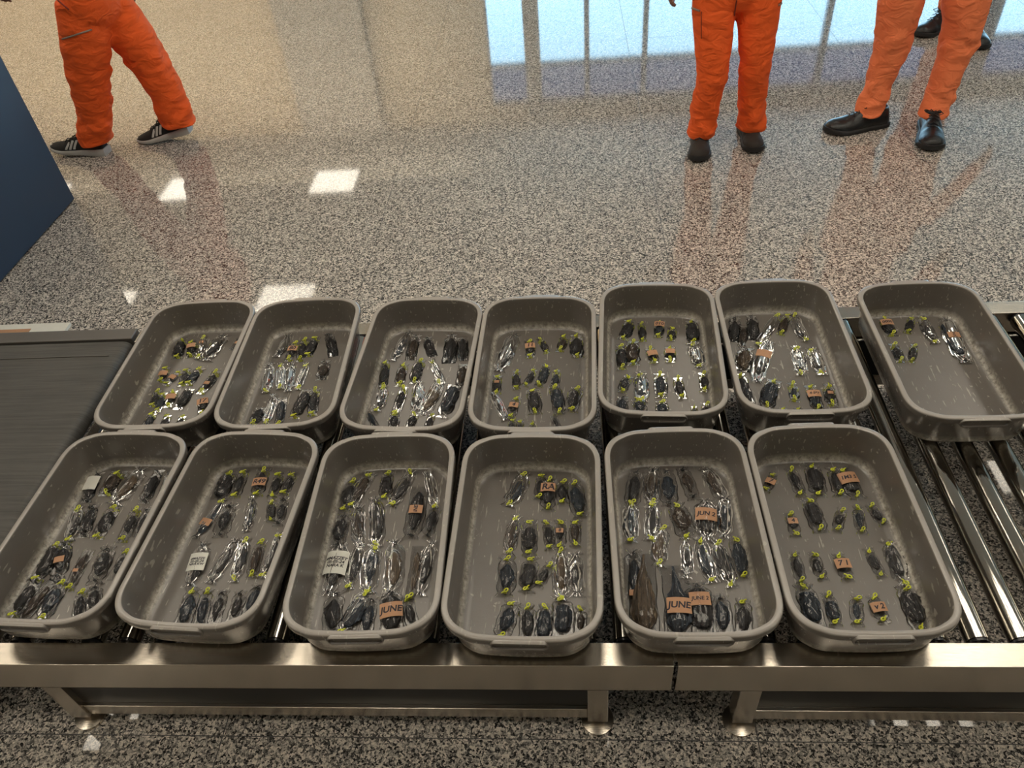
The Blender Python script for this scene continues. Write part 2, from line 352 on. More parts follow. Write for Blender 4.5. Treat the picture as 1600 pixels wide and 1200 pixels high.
# ---------------------------------------------------------------- conveyors
ZT = 0.318          # roller top and rail top
YF0, YF1 = 0.722, 0.771; YR0, YR1 = 1.770, 1.822
PITCH = 0.0805; RR = 0.0225
def rail(mb, x0, x1, y0, y1, front):
    # folded sheet profile: top flange, face, small return
    t = 0.003
    mb.box((x0, y0, ZT - t), (x1, y1, ZT)); yf = y0 if front else y1 - t
    mb.box((x0, yf, ZT - 0.104), (x1, yf + t, ZT - t)); yi = y1 - t if front else y0
    mb.box((x0, yi, ZT - 0.07), (x1, yi + t, ZT - t)); mb.box((x0, yf, ZT - 0.104), (x1, yf + (0.025 if front else -0.022), ZT - 0.101))
def table(x0, x1, legs, label, rx, n, base=0):
    T = empty('roller_conveyor', ((x0 + x1) / 2, (YF0 + YR1) / 2, 0), label=label, cat='conveyor'); ox, oy, _ = T.location
    def B(mb, name, mat, par=T, **k):
        mb.v = [(a - ox, b - oy, c) for a, b, c in mb.v]; return mb.build(name, mat, par, **k)
    for fr, (a, b) in ((True, (YF0, YF1)), (False, (YR0, YR1))):
        m = MB(); rail(m, x0, x1, a, b, fr); B(m, 'side_rail', 'rail', smooth=False, bevel=0.0008)
    for xx in (x0, x1 - 0.003):
        m = MB().box((xx, YF1, ZT - 0.09), (xx + 0.003, YR0, ZT - 0.03)); B(m, 'end_plate', 'rail', smooth=False)
    for i in range(n):
        x = rx + i * PITCH; zc = ZT + 0.003 - RR
        m = MB(); prof = [(YF1 + 0.011, RR - 0.003), (YF1 + 0.012, RR), (YR0 - 0.012, RR), (YR0 - 0.011, RR - 0.003)]
        rings = [[(x + r * math.cos(2 * PI * k / 40), y, zc + r * math.sin(2 * PI * k / 40)) for k in range(40)] for y, r in prof]
        m.rings(rings); ro = B(m, 'roller', 'roller', sharp=40)
        c = MB()
        for ya, yb in ((YF1 + 0.0055, YF1 + 0.0108), (YR0 - 0.0108, YR0 - 0.0055)): c.tube([(x, ya, zc), (x, yb, zc)], RR * 0.93, 28)
        B(c, 'end_cap', 'cap', ro)
        c = MB()
        for ya, yb in ((YF1 - 0.002, YF1 + 0.0053), (YR0 - 0.0053, YR0 + 0.002)): c.tube([(x, ya, zc), (x, yb, zc)], 0.006, 12)
        B(c, 'shaft', 'shaft', ro)
    for lx in legs:
        for fr in (True, False):
            y0 = YF0 + 0.012 if fr else YR1 - 0.012 - 0.04
            m = MB().box((lx - 0.022, y0, 0.036), (lx + 0.022, y0 + 0.04, ZT - 0.106)); m.box((lx - 0.06, y0 - 0.008, ZT - 0.109), (lx + 0.06, y0 + 0.044, ZT - 0.105))
            lg = B(m, 'leg', 'rail', smooth=False, bevel=0.003)
            m = MB(); m.tube([(lx, y0 + 0.02, 0.0), (lx, y0 + 0.02, 0.008), (lx, y0 + 0.02, 0.014)], [0.036, 0.036, 0.014], 28); m.tube([(lx, y0 + 0.02, 0.01), (lx, y0 + 0.02, 0.04)], 0.007, 10)
            B(m, 'foot', 'rail', lg)
    for fr in (True, False):
        y0 = YF0 + 0.018 if fr else YR1 - 0.018 - 0.026
        for a, b in zip(legs[:-1], legs[1:]):
            m = MB().box((a + 0.0221, y0, 0.043), (b - 0.0221, y0 + 0.026, 0.083)); B(m, 'lower_rail', 'rail', smooth=False, bevel=0.002)
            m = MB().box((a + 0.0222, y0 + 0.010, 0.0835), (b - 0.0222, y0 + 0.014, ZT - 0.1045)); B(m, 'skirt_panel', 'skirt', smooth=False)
    return T
table(-1.352, 0.176, [-1.17, 0.030], 'long stainless roller conveyor under most of the trays, belt on its left', -1.283, 18)
table(0.184, 2.9, [0.342, 1.60, 2.75], 'right-hand stainless roller conveyor with bare rollers showing', 0.2835, 32)

# belt conveyor on the left
T = empty('belt_conveyor', (-2.0, 1.27, 0), label='dark grey belt conveyor at the left end of the rollers', cat='conveyor')
def BB(mb, name, mat, par=T, **k):
    mb.v = [(a + 2.0, b - 1.27, c) for a, b, c in mb.v]; return mb.build(name, mat, par, **k)
m = MB(); rg = []
for x in (-3.4, -1.375):
    pass
prof = [(-3.4, ZT + 0.004)] + [(-1.385 + 0.026 * math.sin(a), ZT + 0.004 - 0.026 + 0.026 * math.cos(a)) for a in [PI * i / 12 for i in range(13)]] + [(-3.4, ZT - 0.048)]
m.rings([[(x, y, z) for x, z in prof] for y in (YF1 + 0.004, 1.768)]); BB(m, 'belt', 'belt', sharp=30)
m = MB().box((-3.4, 1.775, ZT - 0.12), (-1.36, 1.826, ZT + 0.010)); BB(m, 'side_frame', 'beltframe', smooth=False, bevel=0.003)
m = MB().box((-3.4, YF0, ZT - 0.104), (-1.356, YF1, ZT)); BB(m, 'side_frame', 'rail', smooth=False, bevel=0.002)
m = MB().box((-3.4, 1.700, ZT + 0.0045), (-1.40, 1.7025, ZT + 0.0065)); BB(m, 'belt_guide', 'beltframe', smooth=False)
for lx in (-1.5, -3.2):
    for y0 in (YF0 + 0.005, 1.78): m = MB().box((lx - 0.02, y0, 0.0), (lx + 0.02, y0 + 0.04, ZT - 0.105)); BB(m, 'leg', 'beltframe', smooth=False, bevel=0.002)
# dark beam and red tape seen between the rollers at the back
t = MB().box((0.955, 1.885, 0.0005), (1.11, 1.975, 0.002)).build('floor_tape', 'red', smooth=False); tag(t, 'red tape square on the granite floor seen between two back trays', 'tape')
# white board with a tan patch lying on the floor behind the belt
t = empty('notice_board', (-2.35, 2.235, 0), label='white board with a tan patch lying on the floor behind the belt', cat='board')
MB().box((-0.045, -0.12, 0.0), (0.395, 0.045, 0.012)).build('board', 'paper', t, False)
MB().box((0.02, -0.10, 0.0121), (0.25, 0.012, 0.0135)).build('patch', 'kraft', t, False)
# navy scanner cabinet
t = empty('machine_cabinet', (-2.80, 2.3, 0), label='tall dark navy machine cabinet cut off by the left edge', cat='cabinet')
MB().box((-0.40, -0.38, 0.006), (0.382, 0.98, 1.35)).build('side_panel', 'navy', t, False, bevel=0.004)
MB().box((-0.41, -0.39, 1.351), (0.388, 0.99, 1.39)).build('top_cover', 'beltframe', t, False, bevel=0.004)
for x in (-0.33, 0.31):
    for y in (-0.30, 0.9): MB().tube([(x, y, 0), (x, y, 0.0055)], 0.03, 16).build('foot', 'soleb', t)

# ---------------------------------------------------------------- trays
TA, TB, TR, BOW, SB = 0.1582, 0.2598, 0.086, 0.0120, 0.0004
TH = 0.105
def outline(ins, n=24):
    a = TA - ins; b = TB - ins; r = max(TR - ins, 0.02); pts = []
    for q, (cx, cy, a0) in enumerate(((a - r, b - r, 0), (-(a - r), b - r, PI / 2), (-(a - r), -(b - r), PI), (a - r, -(b - r), 1.5 * PI))):
        for k in range(n + 1):
            t = a0 + PI / 2 * k / n
            # squarer-than-circle corner
            c, s_ = math.cos(t), math.sin(t); p = 2.0 / 2.25
            x = cx + r * math.copysign(abs(c) ** p, c); y = cy + r * math.copysign(abs(s_) ** p, s_); pts.append([x, y])
    res = []
    L_ = len(pts)
    for i, (x, y) in enumerate(pts):
        res.append((x, y)); x2, y2 = pts[(i + 1) % L_]
        if math.hypot(x2 - x, y2 - y) > 0.05:
            for k in range(1, 10): res.append((x + (x2 - x) * k / 10, y + (y2 - y) * k / 10))
    out = []
    for x, y in res:
        yy = y + math.copysign(BOW * (1 - (x / TA) ** 2) - BOW * 0.5, y) * min(1, (abs(y) / b) ** 3)
        xx = x + math.copysign(SB * (1 - (y / TB) ** 2), x) * min(1, (abs(x) / a) ** 3)
        out.append((xx, yy))
    return out
prof = [(0.045, 0.0), (0.030, 0.0), (0.023, 0.003), (0.020, 0.010), (0.010, 0.080), (0.0085, 0.088), (0.0, 0.0885), (-0.0005, 0.091), (-0.0005, 0.1005), (0.0006, 0.1035), (0.0030, 0.1050), (0.0095, 0.1053), (0.0122, 0.1045), (0.0136, 0.101),
        (0.0150, 0.084), (0.0215, 0.020), (0.0235, 0.013), (0.0275, 0.0072), (0.034, 0.0045), (0.045, 0.0040)]
tm = MB(); tm.rings([[(x, y, z) for x, y in outline(i)] for i, z in prof], True, True)
tray_me = tm.mesh('tray_shell', True, 50)
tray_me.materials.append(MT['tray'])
hm = MB()
def endy(x): # y of the outer lip at x
    return TB + BOW * 0.5 - BOW * (x / TA) ** 2 + 0.0005
def stad(w, h, n=10):
    pts = []
    for cx, a0 in ((w - h, -PI / 2), (-(w - h), PI / 2)):
        for k in range(n + 1): t = a0 + PI * k / n; pts.append((cx + h * math.cos(t), h * math.sin(t)))
    return pts
rg = []
for w_, h_, d_ in ((0.056, 0.0125, -0.003), (0.056, 0.0125, 0.0028), (0.0550, 0.0117, 0.0042), (0.0520, 0.0092, 0.0042), (0.0510, 0.0082, 0.0001), (0.040, 0.003, 0.0001)):
    rg.append([(x, -(endy(x) + d_), 0.0925 + z) for x, z in stad(w_, h_)])
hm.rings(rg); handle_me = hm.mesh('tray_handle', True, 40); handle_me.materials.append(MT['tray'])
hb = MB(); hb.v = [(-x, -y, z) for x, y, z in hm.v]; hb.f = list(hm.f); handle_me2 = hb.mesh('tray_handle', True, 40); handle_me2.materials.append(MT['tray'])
TRAYS = [('T1', -1.0874, 1.5583, 0.01), ('T2', -0.7663, 1.55, 0.0259), ('T3', -0.4231, 1.5313, -0.0524), ('T4', -0.1011, 1.5195, -0.0325), ('T5', 0.2235, 1.5611, -0.0563),
         ('T6', 0.5505, 1.5564, -0.0092), ('T7', 0.9291, 1.5239, -0.0069), ('F1', -1.1095, 1.0181, -0.041), ('F2', -0.7813, 1.009, -0.0577), ('F3', -0.4378, 0.9916, 0.0177),
         ('F4', -0.1105, 0.9800, -0.0258), ('F5', 0.2213, 0.9873, 0.0063), ('F6', 0.5423, 0.9903, 0.0086)]
TL = {'T1': 'leftmost tray of the back row', 'T2': 'second tray from left in the back row', 'T3': 'third tray from left in the back row', 'T4': 'fourth, middle tray of the back row',
      'T5': 'fifth tray from left in the back row', 'T6': 'sixth tray from left in the back row', 'T7': 'nearly empty rightmost tray of the back row',
      'F1': 'leftmost tray of the front row', 'F2': 'second tray from left in the front row', 'F3': 'third tray from left in the front row',
      'F4': 'fourth tray of the front row, its left third empty', 'F5': 'fifth tray from left in the front row, crowded with large packets', 'F6': 'rightmost tray of the front row'}
TZ = ZT + 0.0032
TP = {}
for n_, x, y, r in TRAYS:
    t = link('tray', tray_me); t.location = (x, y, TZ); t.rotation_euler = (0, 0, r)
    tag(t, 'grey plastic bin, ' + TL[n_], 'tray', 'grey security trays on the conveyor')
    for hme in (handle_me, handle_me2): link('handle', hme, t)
    TP[n_] = (x, y, r)

# ---------------------------------------------------------------- packets
def tie_mesh(kind, seed):
    rnd = random.Random(seed); m = MB()
    # ring round the neck, a knot, one loop and two tails
    R_ = 0.0034; r_ = 0.0013 if kind == 'y' else 0.0010
    m.tube([(0, R_ * math.cos(a), 0.0025 + R_ * 0.9 * math.sin(a)) for a in [2 * PI * k / 12 for k in range(13)]], r_, 8)
    m.ellipsoid((0.0002, 0, 0.0062), (0.0028, 0.0026, 0.0024) if kind == 'y' else (0.002, 0.002, 0.0018), 10, 7)
    if kind == 'y':
        a0 = rnd.uniform(-0.9, 0.9); d = Vector((math.sin(a0), math.cos(a0) * rnd.choice((1, -1)) * 0.6, 0)).normalized()
        lp = [Vector((0, 0, 0.007)) + d * (0.0055 * (1 - math.cos(t))) * 0.5 * 1.6 + Vector((-d.y, d.x, 0.2)) * 0.0030 * math.sin(t) + Vector((0, 0, 0.0015 * math.sin(t / 2))) for t in [2 * PI * k / 12 for k in range(13)]]
        m.tube(lp, 0.0015, 7)
        e = Vector((-d.x, -d.y, 0)); m.tube([(0, 0, 0.0065), tuple(e * 0.004 + Vector((0, 0, 0.008))), tuple(e * 0.0075 + Vector((0, 0, 0.0065)))], [0.0016, 0.0015, 0.0011], 7)
    else:
        a0 = rnd.uniform(0, 6.28)
        for s_ in (0, 2.4): d = Vector((math.cos(a0 + s_), math.sin(a0 + s_), 0)); m.tube([(0, 0, 0.0055), tuple(d * 0.005 + Vector((0, 0, 0.008))), tuple(d * 0.0095 + Vector((0, 0, 0.0060)))], [0.0011, 0.0009, 0.0006], 6)
    me = m.mesh('tie', True, 60); me.materials.append(MT['yellow' if kind == 'y' else 'black']); return me
TIES = {'y': [tie_mesh('y', i) for i in range(5)], 'k': [tie_mesh('k', 10 + i) for i in range(4)]}
def sm(x): x = max(0, min(1, x)); return x * x * (3 - 2 * x)
def text_mesh(txt, h, mirror=False):
    cu = bpy.data.curves.new('writing', 'FONT'); cu.body = txt; cu.size = h; cu.align_x = 'CENTER'; cu.align_y = 'CENTER'; cu.space_line = 0.9; cu.shear = 0.15; cu.offset = h * 0.03
    o = bpy.data.objects.new('tmp', cu); C.objects.link(o); dg = bpy.context.evaluated_depsgraph_get(); dg.update()
    me = bpy.data.meshes.new_from_object(o.evaluated_get(dg)); bpy.data.objects.remove(o); bpy.data.curves.remove(cu)
    me.materials.clear(); me.materials.append(MT['ink']); me.name = 'writing'; return me

def packet(p1, p2, W, ties, rz_seed, shape, mat, tagspec, label, group):
    """p1,p2 world points (ends of the bag), W bag width."""
    rnd = random.Random(rz_seed)
    d = Vector((p2[0] - p1[0], p2[1] - p1[1], 0)); L = d.length; ang = math.atan2(d.y, d.x); c = (Vector(p1) + Vector(p2)) / 2
    root = empty('packet', (c.x, c.y, TZ + 0.0042), ang, label=label, cat='packet', group=group)
    tl = 0.10 if ties[0] != 'n' else 0.0; tr_ = 0.10 if ties[1] != 'n' else 0.0       # ties sit this far in
    e = min(0.009, L * 0.12); t0 = e / L if ties[0] != 'n' else 0; t1 = 1 - e / L if ties[1] != 'n' else 1
    ph = [rnd.uniform(0, 6.28) for _ in range(8)]; H = W * (0.24 if shape != 'flat' else 0.12) ; H = min(H, 0.013) * rnd.uniform(0.85, 1.1)
    skew = rnd.uniform(-0.12, 0.12)
    # contents profile
    ca, cb = t0 + rnd.uniform(0.06, 0.16), t1 - rnd.uniform(0.06, 0.16)
    if shape == 'cone': ca, cb = t0 + 0.03, t1 - 0.05
    if shape == 'short': ca, cb = t0 + 0.16, t1 - 0.22
    pw = {'rect': 0.22, 'oval': 0.45, 'leaf': 0.85, 'cone': 0.5, 'short': 0.4, 'flat': 0.5}[shape]
    cw = {'rect': 0.76, 'oval': 0.68, 'leaf': 0.62, 'cone': 0.80, 'short': 0.64, 'flat': 0.46}[shape] * rnd.uniform(0.92, 1.05)
    def cwid(t):
        s_ = (t - ca) / (cb - ca)
        if s_ <= 0 or s_ >= 1: return 0
        if shape == 'cone': return cw * (0.10 + 0.90 * sm(s_ * 1.35)) * min(1, (1 - s_) * 7) ** 0.5
        if shape == 'leaf': s_ = s_ ** 0.8
        return cw * (math.sin(PI * s_) ** pw)
    def off(t): return skew * W * math.sin(PI * t)
    def ch(t, u):   # contents height
        w_ = cwid(t)
        if w_ <= 0: return 0
        q = min(1, abs(u) / w_); return H * (w_ / cw) ** 0.5 * math.sqrt(max(0, 1 - q * q))
    nt_, nu = 30, 18; rings = []
    for i in range(nt_ + 1):
        s_ = i / nt_; t = ca + (cb - ca) * (0.5 - 0.5 * math.cos(PI * s_)); w_ = max(cwid(t), 0.06); ring = []
        for j in range(nu):
            a = 2 * PI * j / nu; nz = noise.noise(Vector((t * 9 + ph[0], math.cos(a) * 1.6, math.sin(a) * 1.6 + ph[1])))
            k_ = 1 + 0.42 * nz + 0.34 * noise.noise(Vector((t * 26 + ph[3], math.cos(a) * 3.2, math.sin(a) * 3.2 + ph[2])))
            y = off(t) + 0.5 * W * w_ * math.cos(a) * k_; z = H * (0.5 + 0.48 * math.sin(a) * k_) * (0.35 + 0.65 * (w_ / cw) ** 0.6)
            ring.append(((t - 0.5) * L, y, max(0.0006, z)))
        rings.append(ring)
    link('contents', MB().rings(rings).mesh('contents', True, 70), root, mat)
    # bag: upper and lower sheet
    nt_, nu = 42, 22; top = []; bot = []
    cr_ = [(rnd.choice((0, 1)), rnd.uniform(-0.9, 0.9), rnd.uniform(0.25, 0.6), rnd.uniform(0.0014, 0.0034)) for _ in range(6)]
    pin = rnd.uniform(0.30, 0.75)
    def bw(t):
        w_ = 1.0
        for tt, flag, sgn in ((t0, ties[0], 1), (t1, ties[1], -1)):
            if flag != 'n':
                dd = (t - tt) * sgn
                span = 0.13 if shape != 'cone' else 0.35
                if dd >= 0: w_ = min(w_, pin + (1 - pin) * sm(dd / span) ** 0.6)
                else: w_ = min(w_, pin + (0.95 - pin) * min(1, -dd / 0.07) ** 0.7)
        return w_
    for i in range(nt_ + 1):
        t = i / nt_; wv = bw(t); rt = []; rb = []
        near = min((t - t0) if ties[0] != 'n' else 9, (t1 - t) if ties[1] != 'n' else 9); near = math.exp(-max(0, near) / 0.16)
        for j in range(nu + 1):
            u = -1 + 2 * j / nu; y = off(t) + 0.5 * W * wv * u * (1 + 0.05 * math.sin(t * 17 + ph[3]))
            uu = (y - off(t)) / (0.5 * W)
            wr = (0.0024 * near + 0.0007) * (abs(math.sin(u * 5.2 + ph[4] + t * 1.5)) + 0.5 * math.sin(u * 11 + ph[5]))
            wr += 0.0011 * noise.noise(Vector((t * 6 + ph[6], uu * 2.5, ph[7])))
            edge = 1 - abs(u) ** 10
            wr += 0.0016 * math.exp(-((abs(u) - 0.80) / 0.09) ** 2)
            for e0, du, ln_, h_ in cr_:
                if ties[e0] == 'n': continue
                q = (t - t0) if e0 == 0 else (t1 - t)
                if 0 < q < ln_: wr += h_ * math.exp(-((u - du * min(1, q / 0.3)) / 0.10) ** 2) * (1 - q / ln_)
            z = 0.0016 + max(ch(t, uu) * 1.06 + 0.0006, 0.0022 * (1 - u * u)) + wr * edge + (0.0025 * near * (1 - u * u))
            rt.append(((t - 0.5) * L, y, max(0.0012, z))); rb.append(((t - 0.5) * L, y, 0.0003 if abs(u) < 0.99 else 0.0008))
        top.append(rt); bot.append(rb)
    mm = MB(); n_ = nu + 1; v = [p for r in top for p in r] + [p for r in bot for p in r]; o_ = len(top) * n_; f = []
    for i in range(nt_):
        for j in range(nu):
            f.append((i * n_ + j, i * n_ + j + 1, (i + 1) * n_ + j + 1, (i + 1) * n_ + j)); f.append((o_ + i * n_ + j, o_ + (i + 1) * n_ + j, o_ + (i + 1) * n_ + j + 1, o_ + i * n_ + j + 1))
        f.append((i * n_, (i + 1) * n_, o_ + (i + 1) * n_, o_ + i * n_)); f.append((i * n_ + nu, o_ + i * n_ + nu, o_ + (i + 1) * n_ + nu, (i + 1) * n_ + nu))
    mm.add(v, f); fl = link('plastic_bag', mm.mesh('plastic_bag', True), root, 'film')
    sc = max(0.62, min(1.0, W / 0.028))
    for tt, flag in ((t0, ties[0]), (t1, ties[1])):
        if flag != 'n':
            q = link('tie', rnd.choice(TIES[flag]), root); q.location = ((tt - 0.5) * L, off(tt), 0.0008); q.rotation_euler = (0, 0, rnd.choice((0, PI)) + rnd.uniform(-0.4, 0.4)); q.scale = (sc,) * 3
    if tagspec:
        col, tt, frac, txt, trot = tagspec
        tw = W * frac; th = tw * 0.72 if col != 'w' else tw * 1.15
        if col == 'w' and not txt: th = tw * 1.3
        cx = (tt - 0.5) * L; mm = MB(); g = []
        nn = 8
        for i in range(5):
            row = []
            for j in range(nn + 1):
                u = -1 + 2 * j / nn; y = off(tt) + 0.5 * tw * u; x = cx + (i / 4 - 0.5) * th
                z = 0.0034 + max(H * 1.07 * math.sqrt(max(0, 1 - (u * frac * 0.80) ** 2)), 0.002); row.append((x, y, z))
            g.append(row)
        up = [p for r in g for p in r]; dn = [(a, b, c - 0.0004) for a, b, c in up]; n_ = nn + 1; o_ = len(up); f = []
        for i in range(4):
            for j in range(nn):
                f.append((i * n_ + j, i * n_ + j + 1, (i + 1) * n_ + j + 1, (i + 1) * n_ + j)); f.append((o_ + i * n_ + j, o_ + (i + 1) * n_ + j, o_ + (i + 1) * n_ + j + 1, o_ + i * n_ + j + 1))
        mm.add(up + dn, f); tg = link('paper_tag', mm.mesh('paper_tag', True), root, 'paper' if col == 'w' else 'kraft')
        tg['label'] = 'white paper note' if col == 'w' else 'brown card tag'
        if txt:
            lines = txt.count('\n') + 1; longest = max(len(s_) for s_ in txt.split('\n'))
            hgt = min(th / lines * 0.95, tw / max(longest, 2) * 1.65) if trot in (0, 180) else min(tw / lines * 0.85, th / max(longest, 2) * 1.65)
            me = text_mesh(txt, hgt); a = math.radians(trot) + PI / 2; ca_, sa_ = math.cos(a), math.sin(a)
            for vv in me.vertices:
                x, y = vv.co.x, vv.co.y; X = x * ca_ - y * sa_; Y = x * sa_ + y * ca_
                u = max(-1, min(1, 2 * Y / tw)); z = 0.0034 + max(H * 1.07 * math.sqrt(max(0, 1 - (u * frac * 0.80) ** 2)), 0.002) + 0.0003
                vv.co = (cx + X, off(tt) + Y, z)
            link('writing', me, tg)
    return root

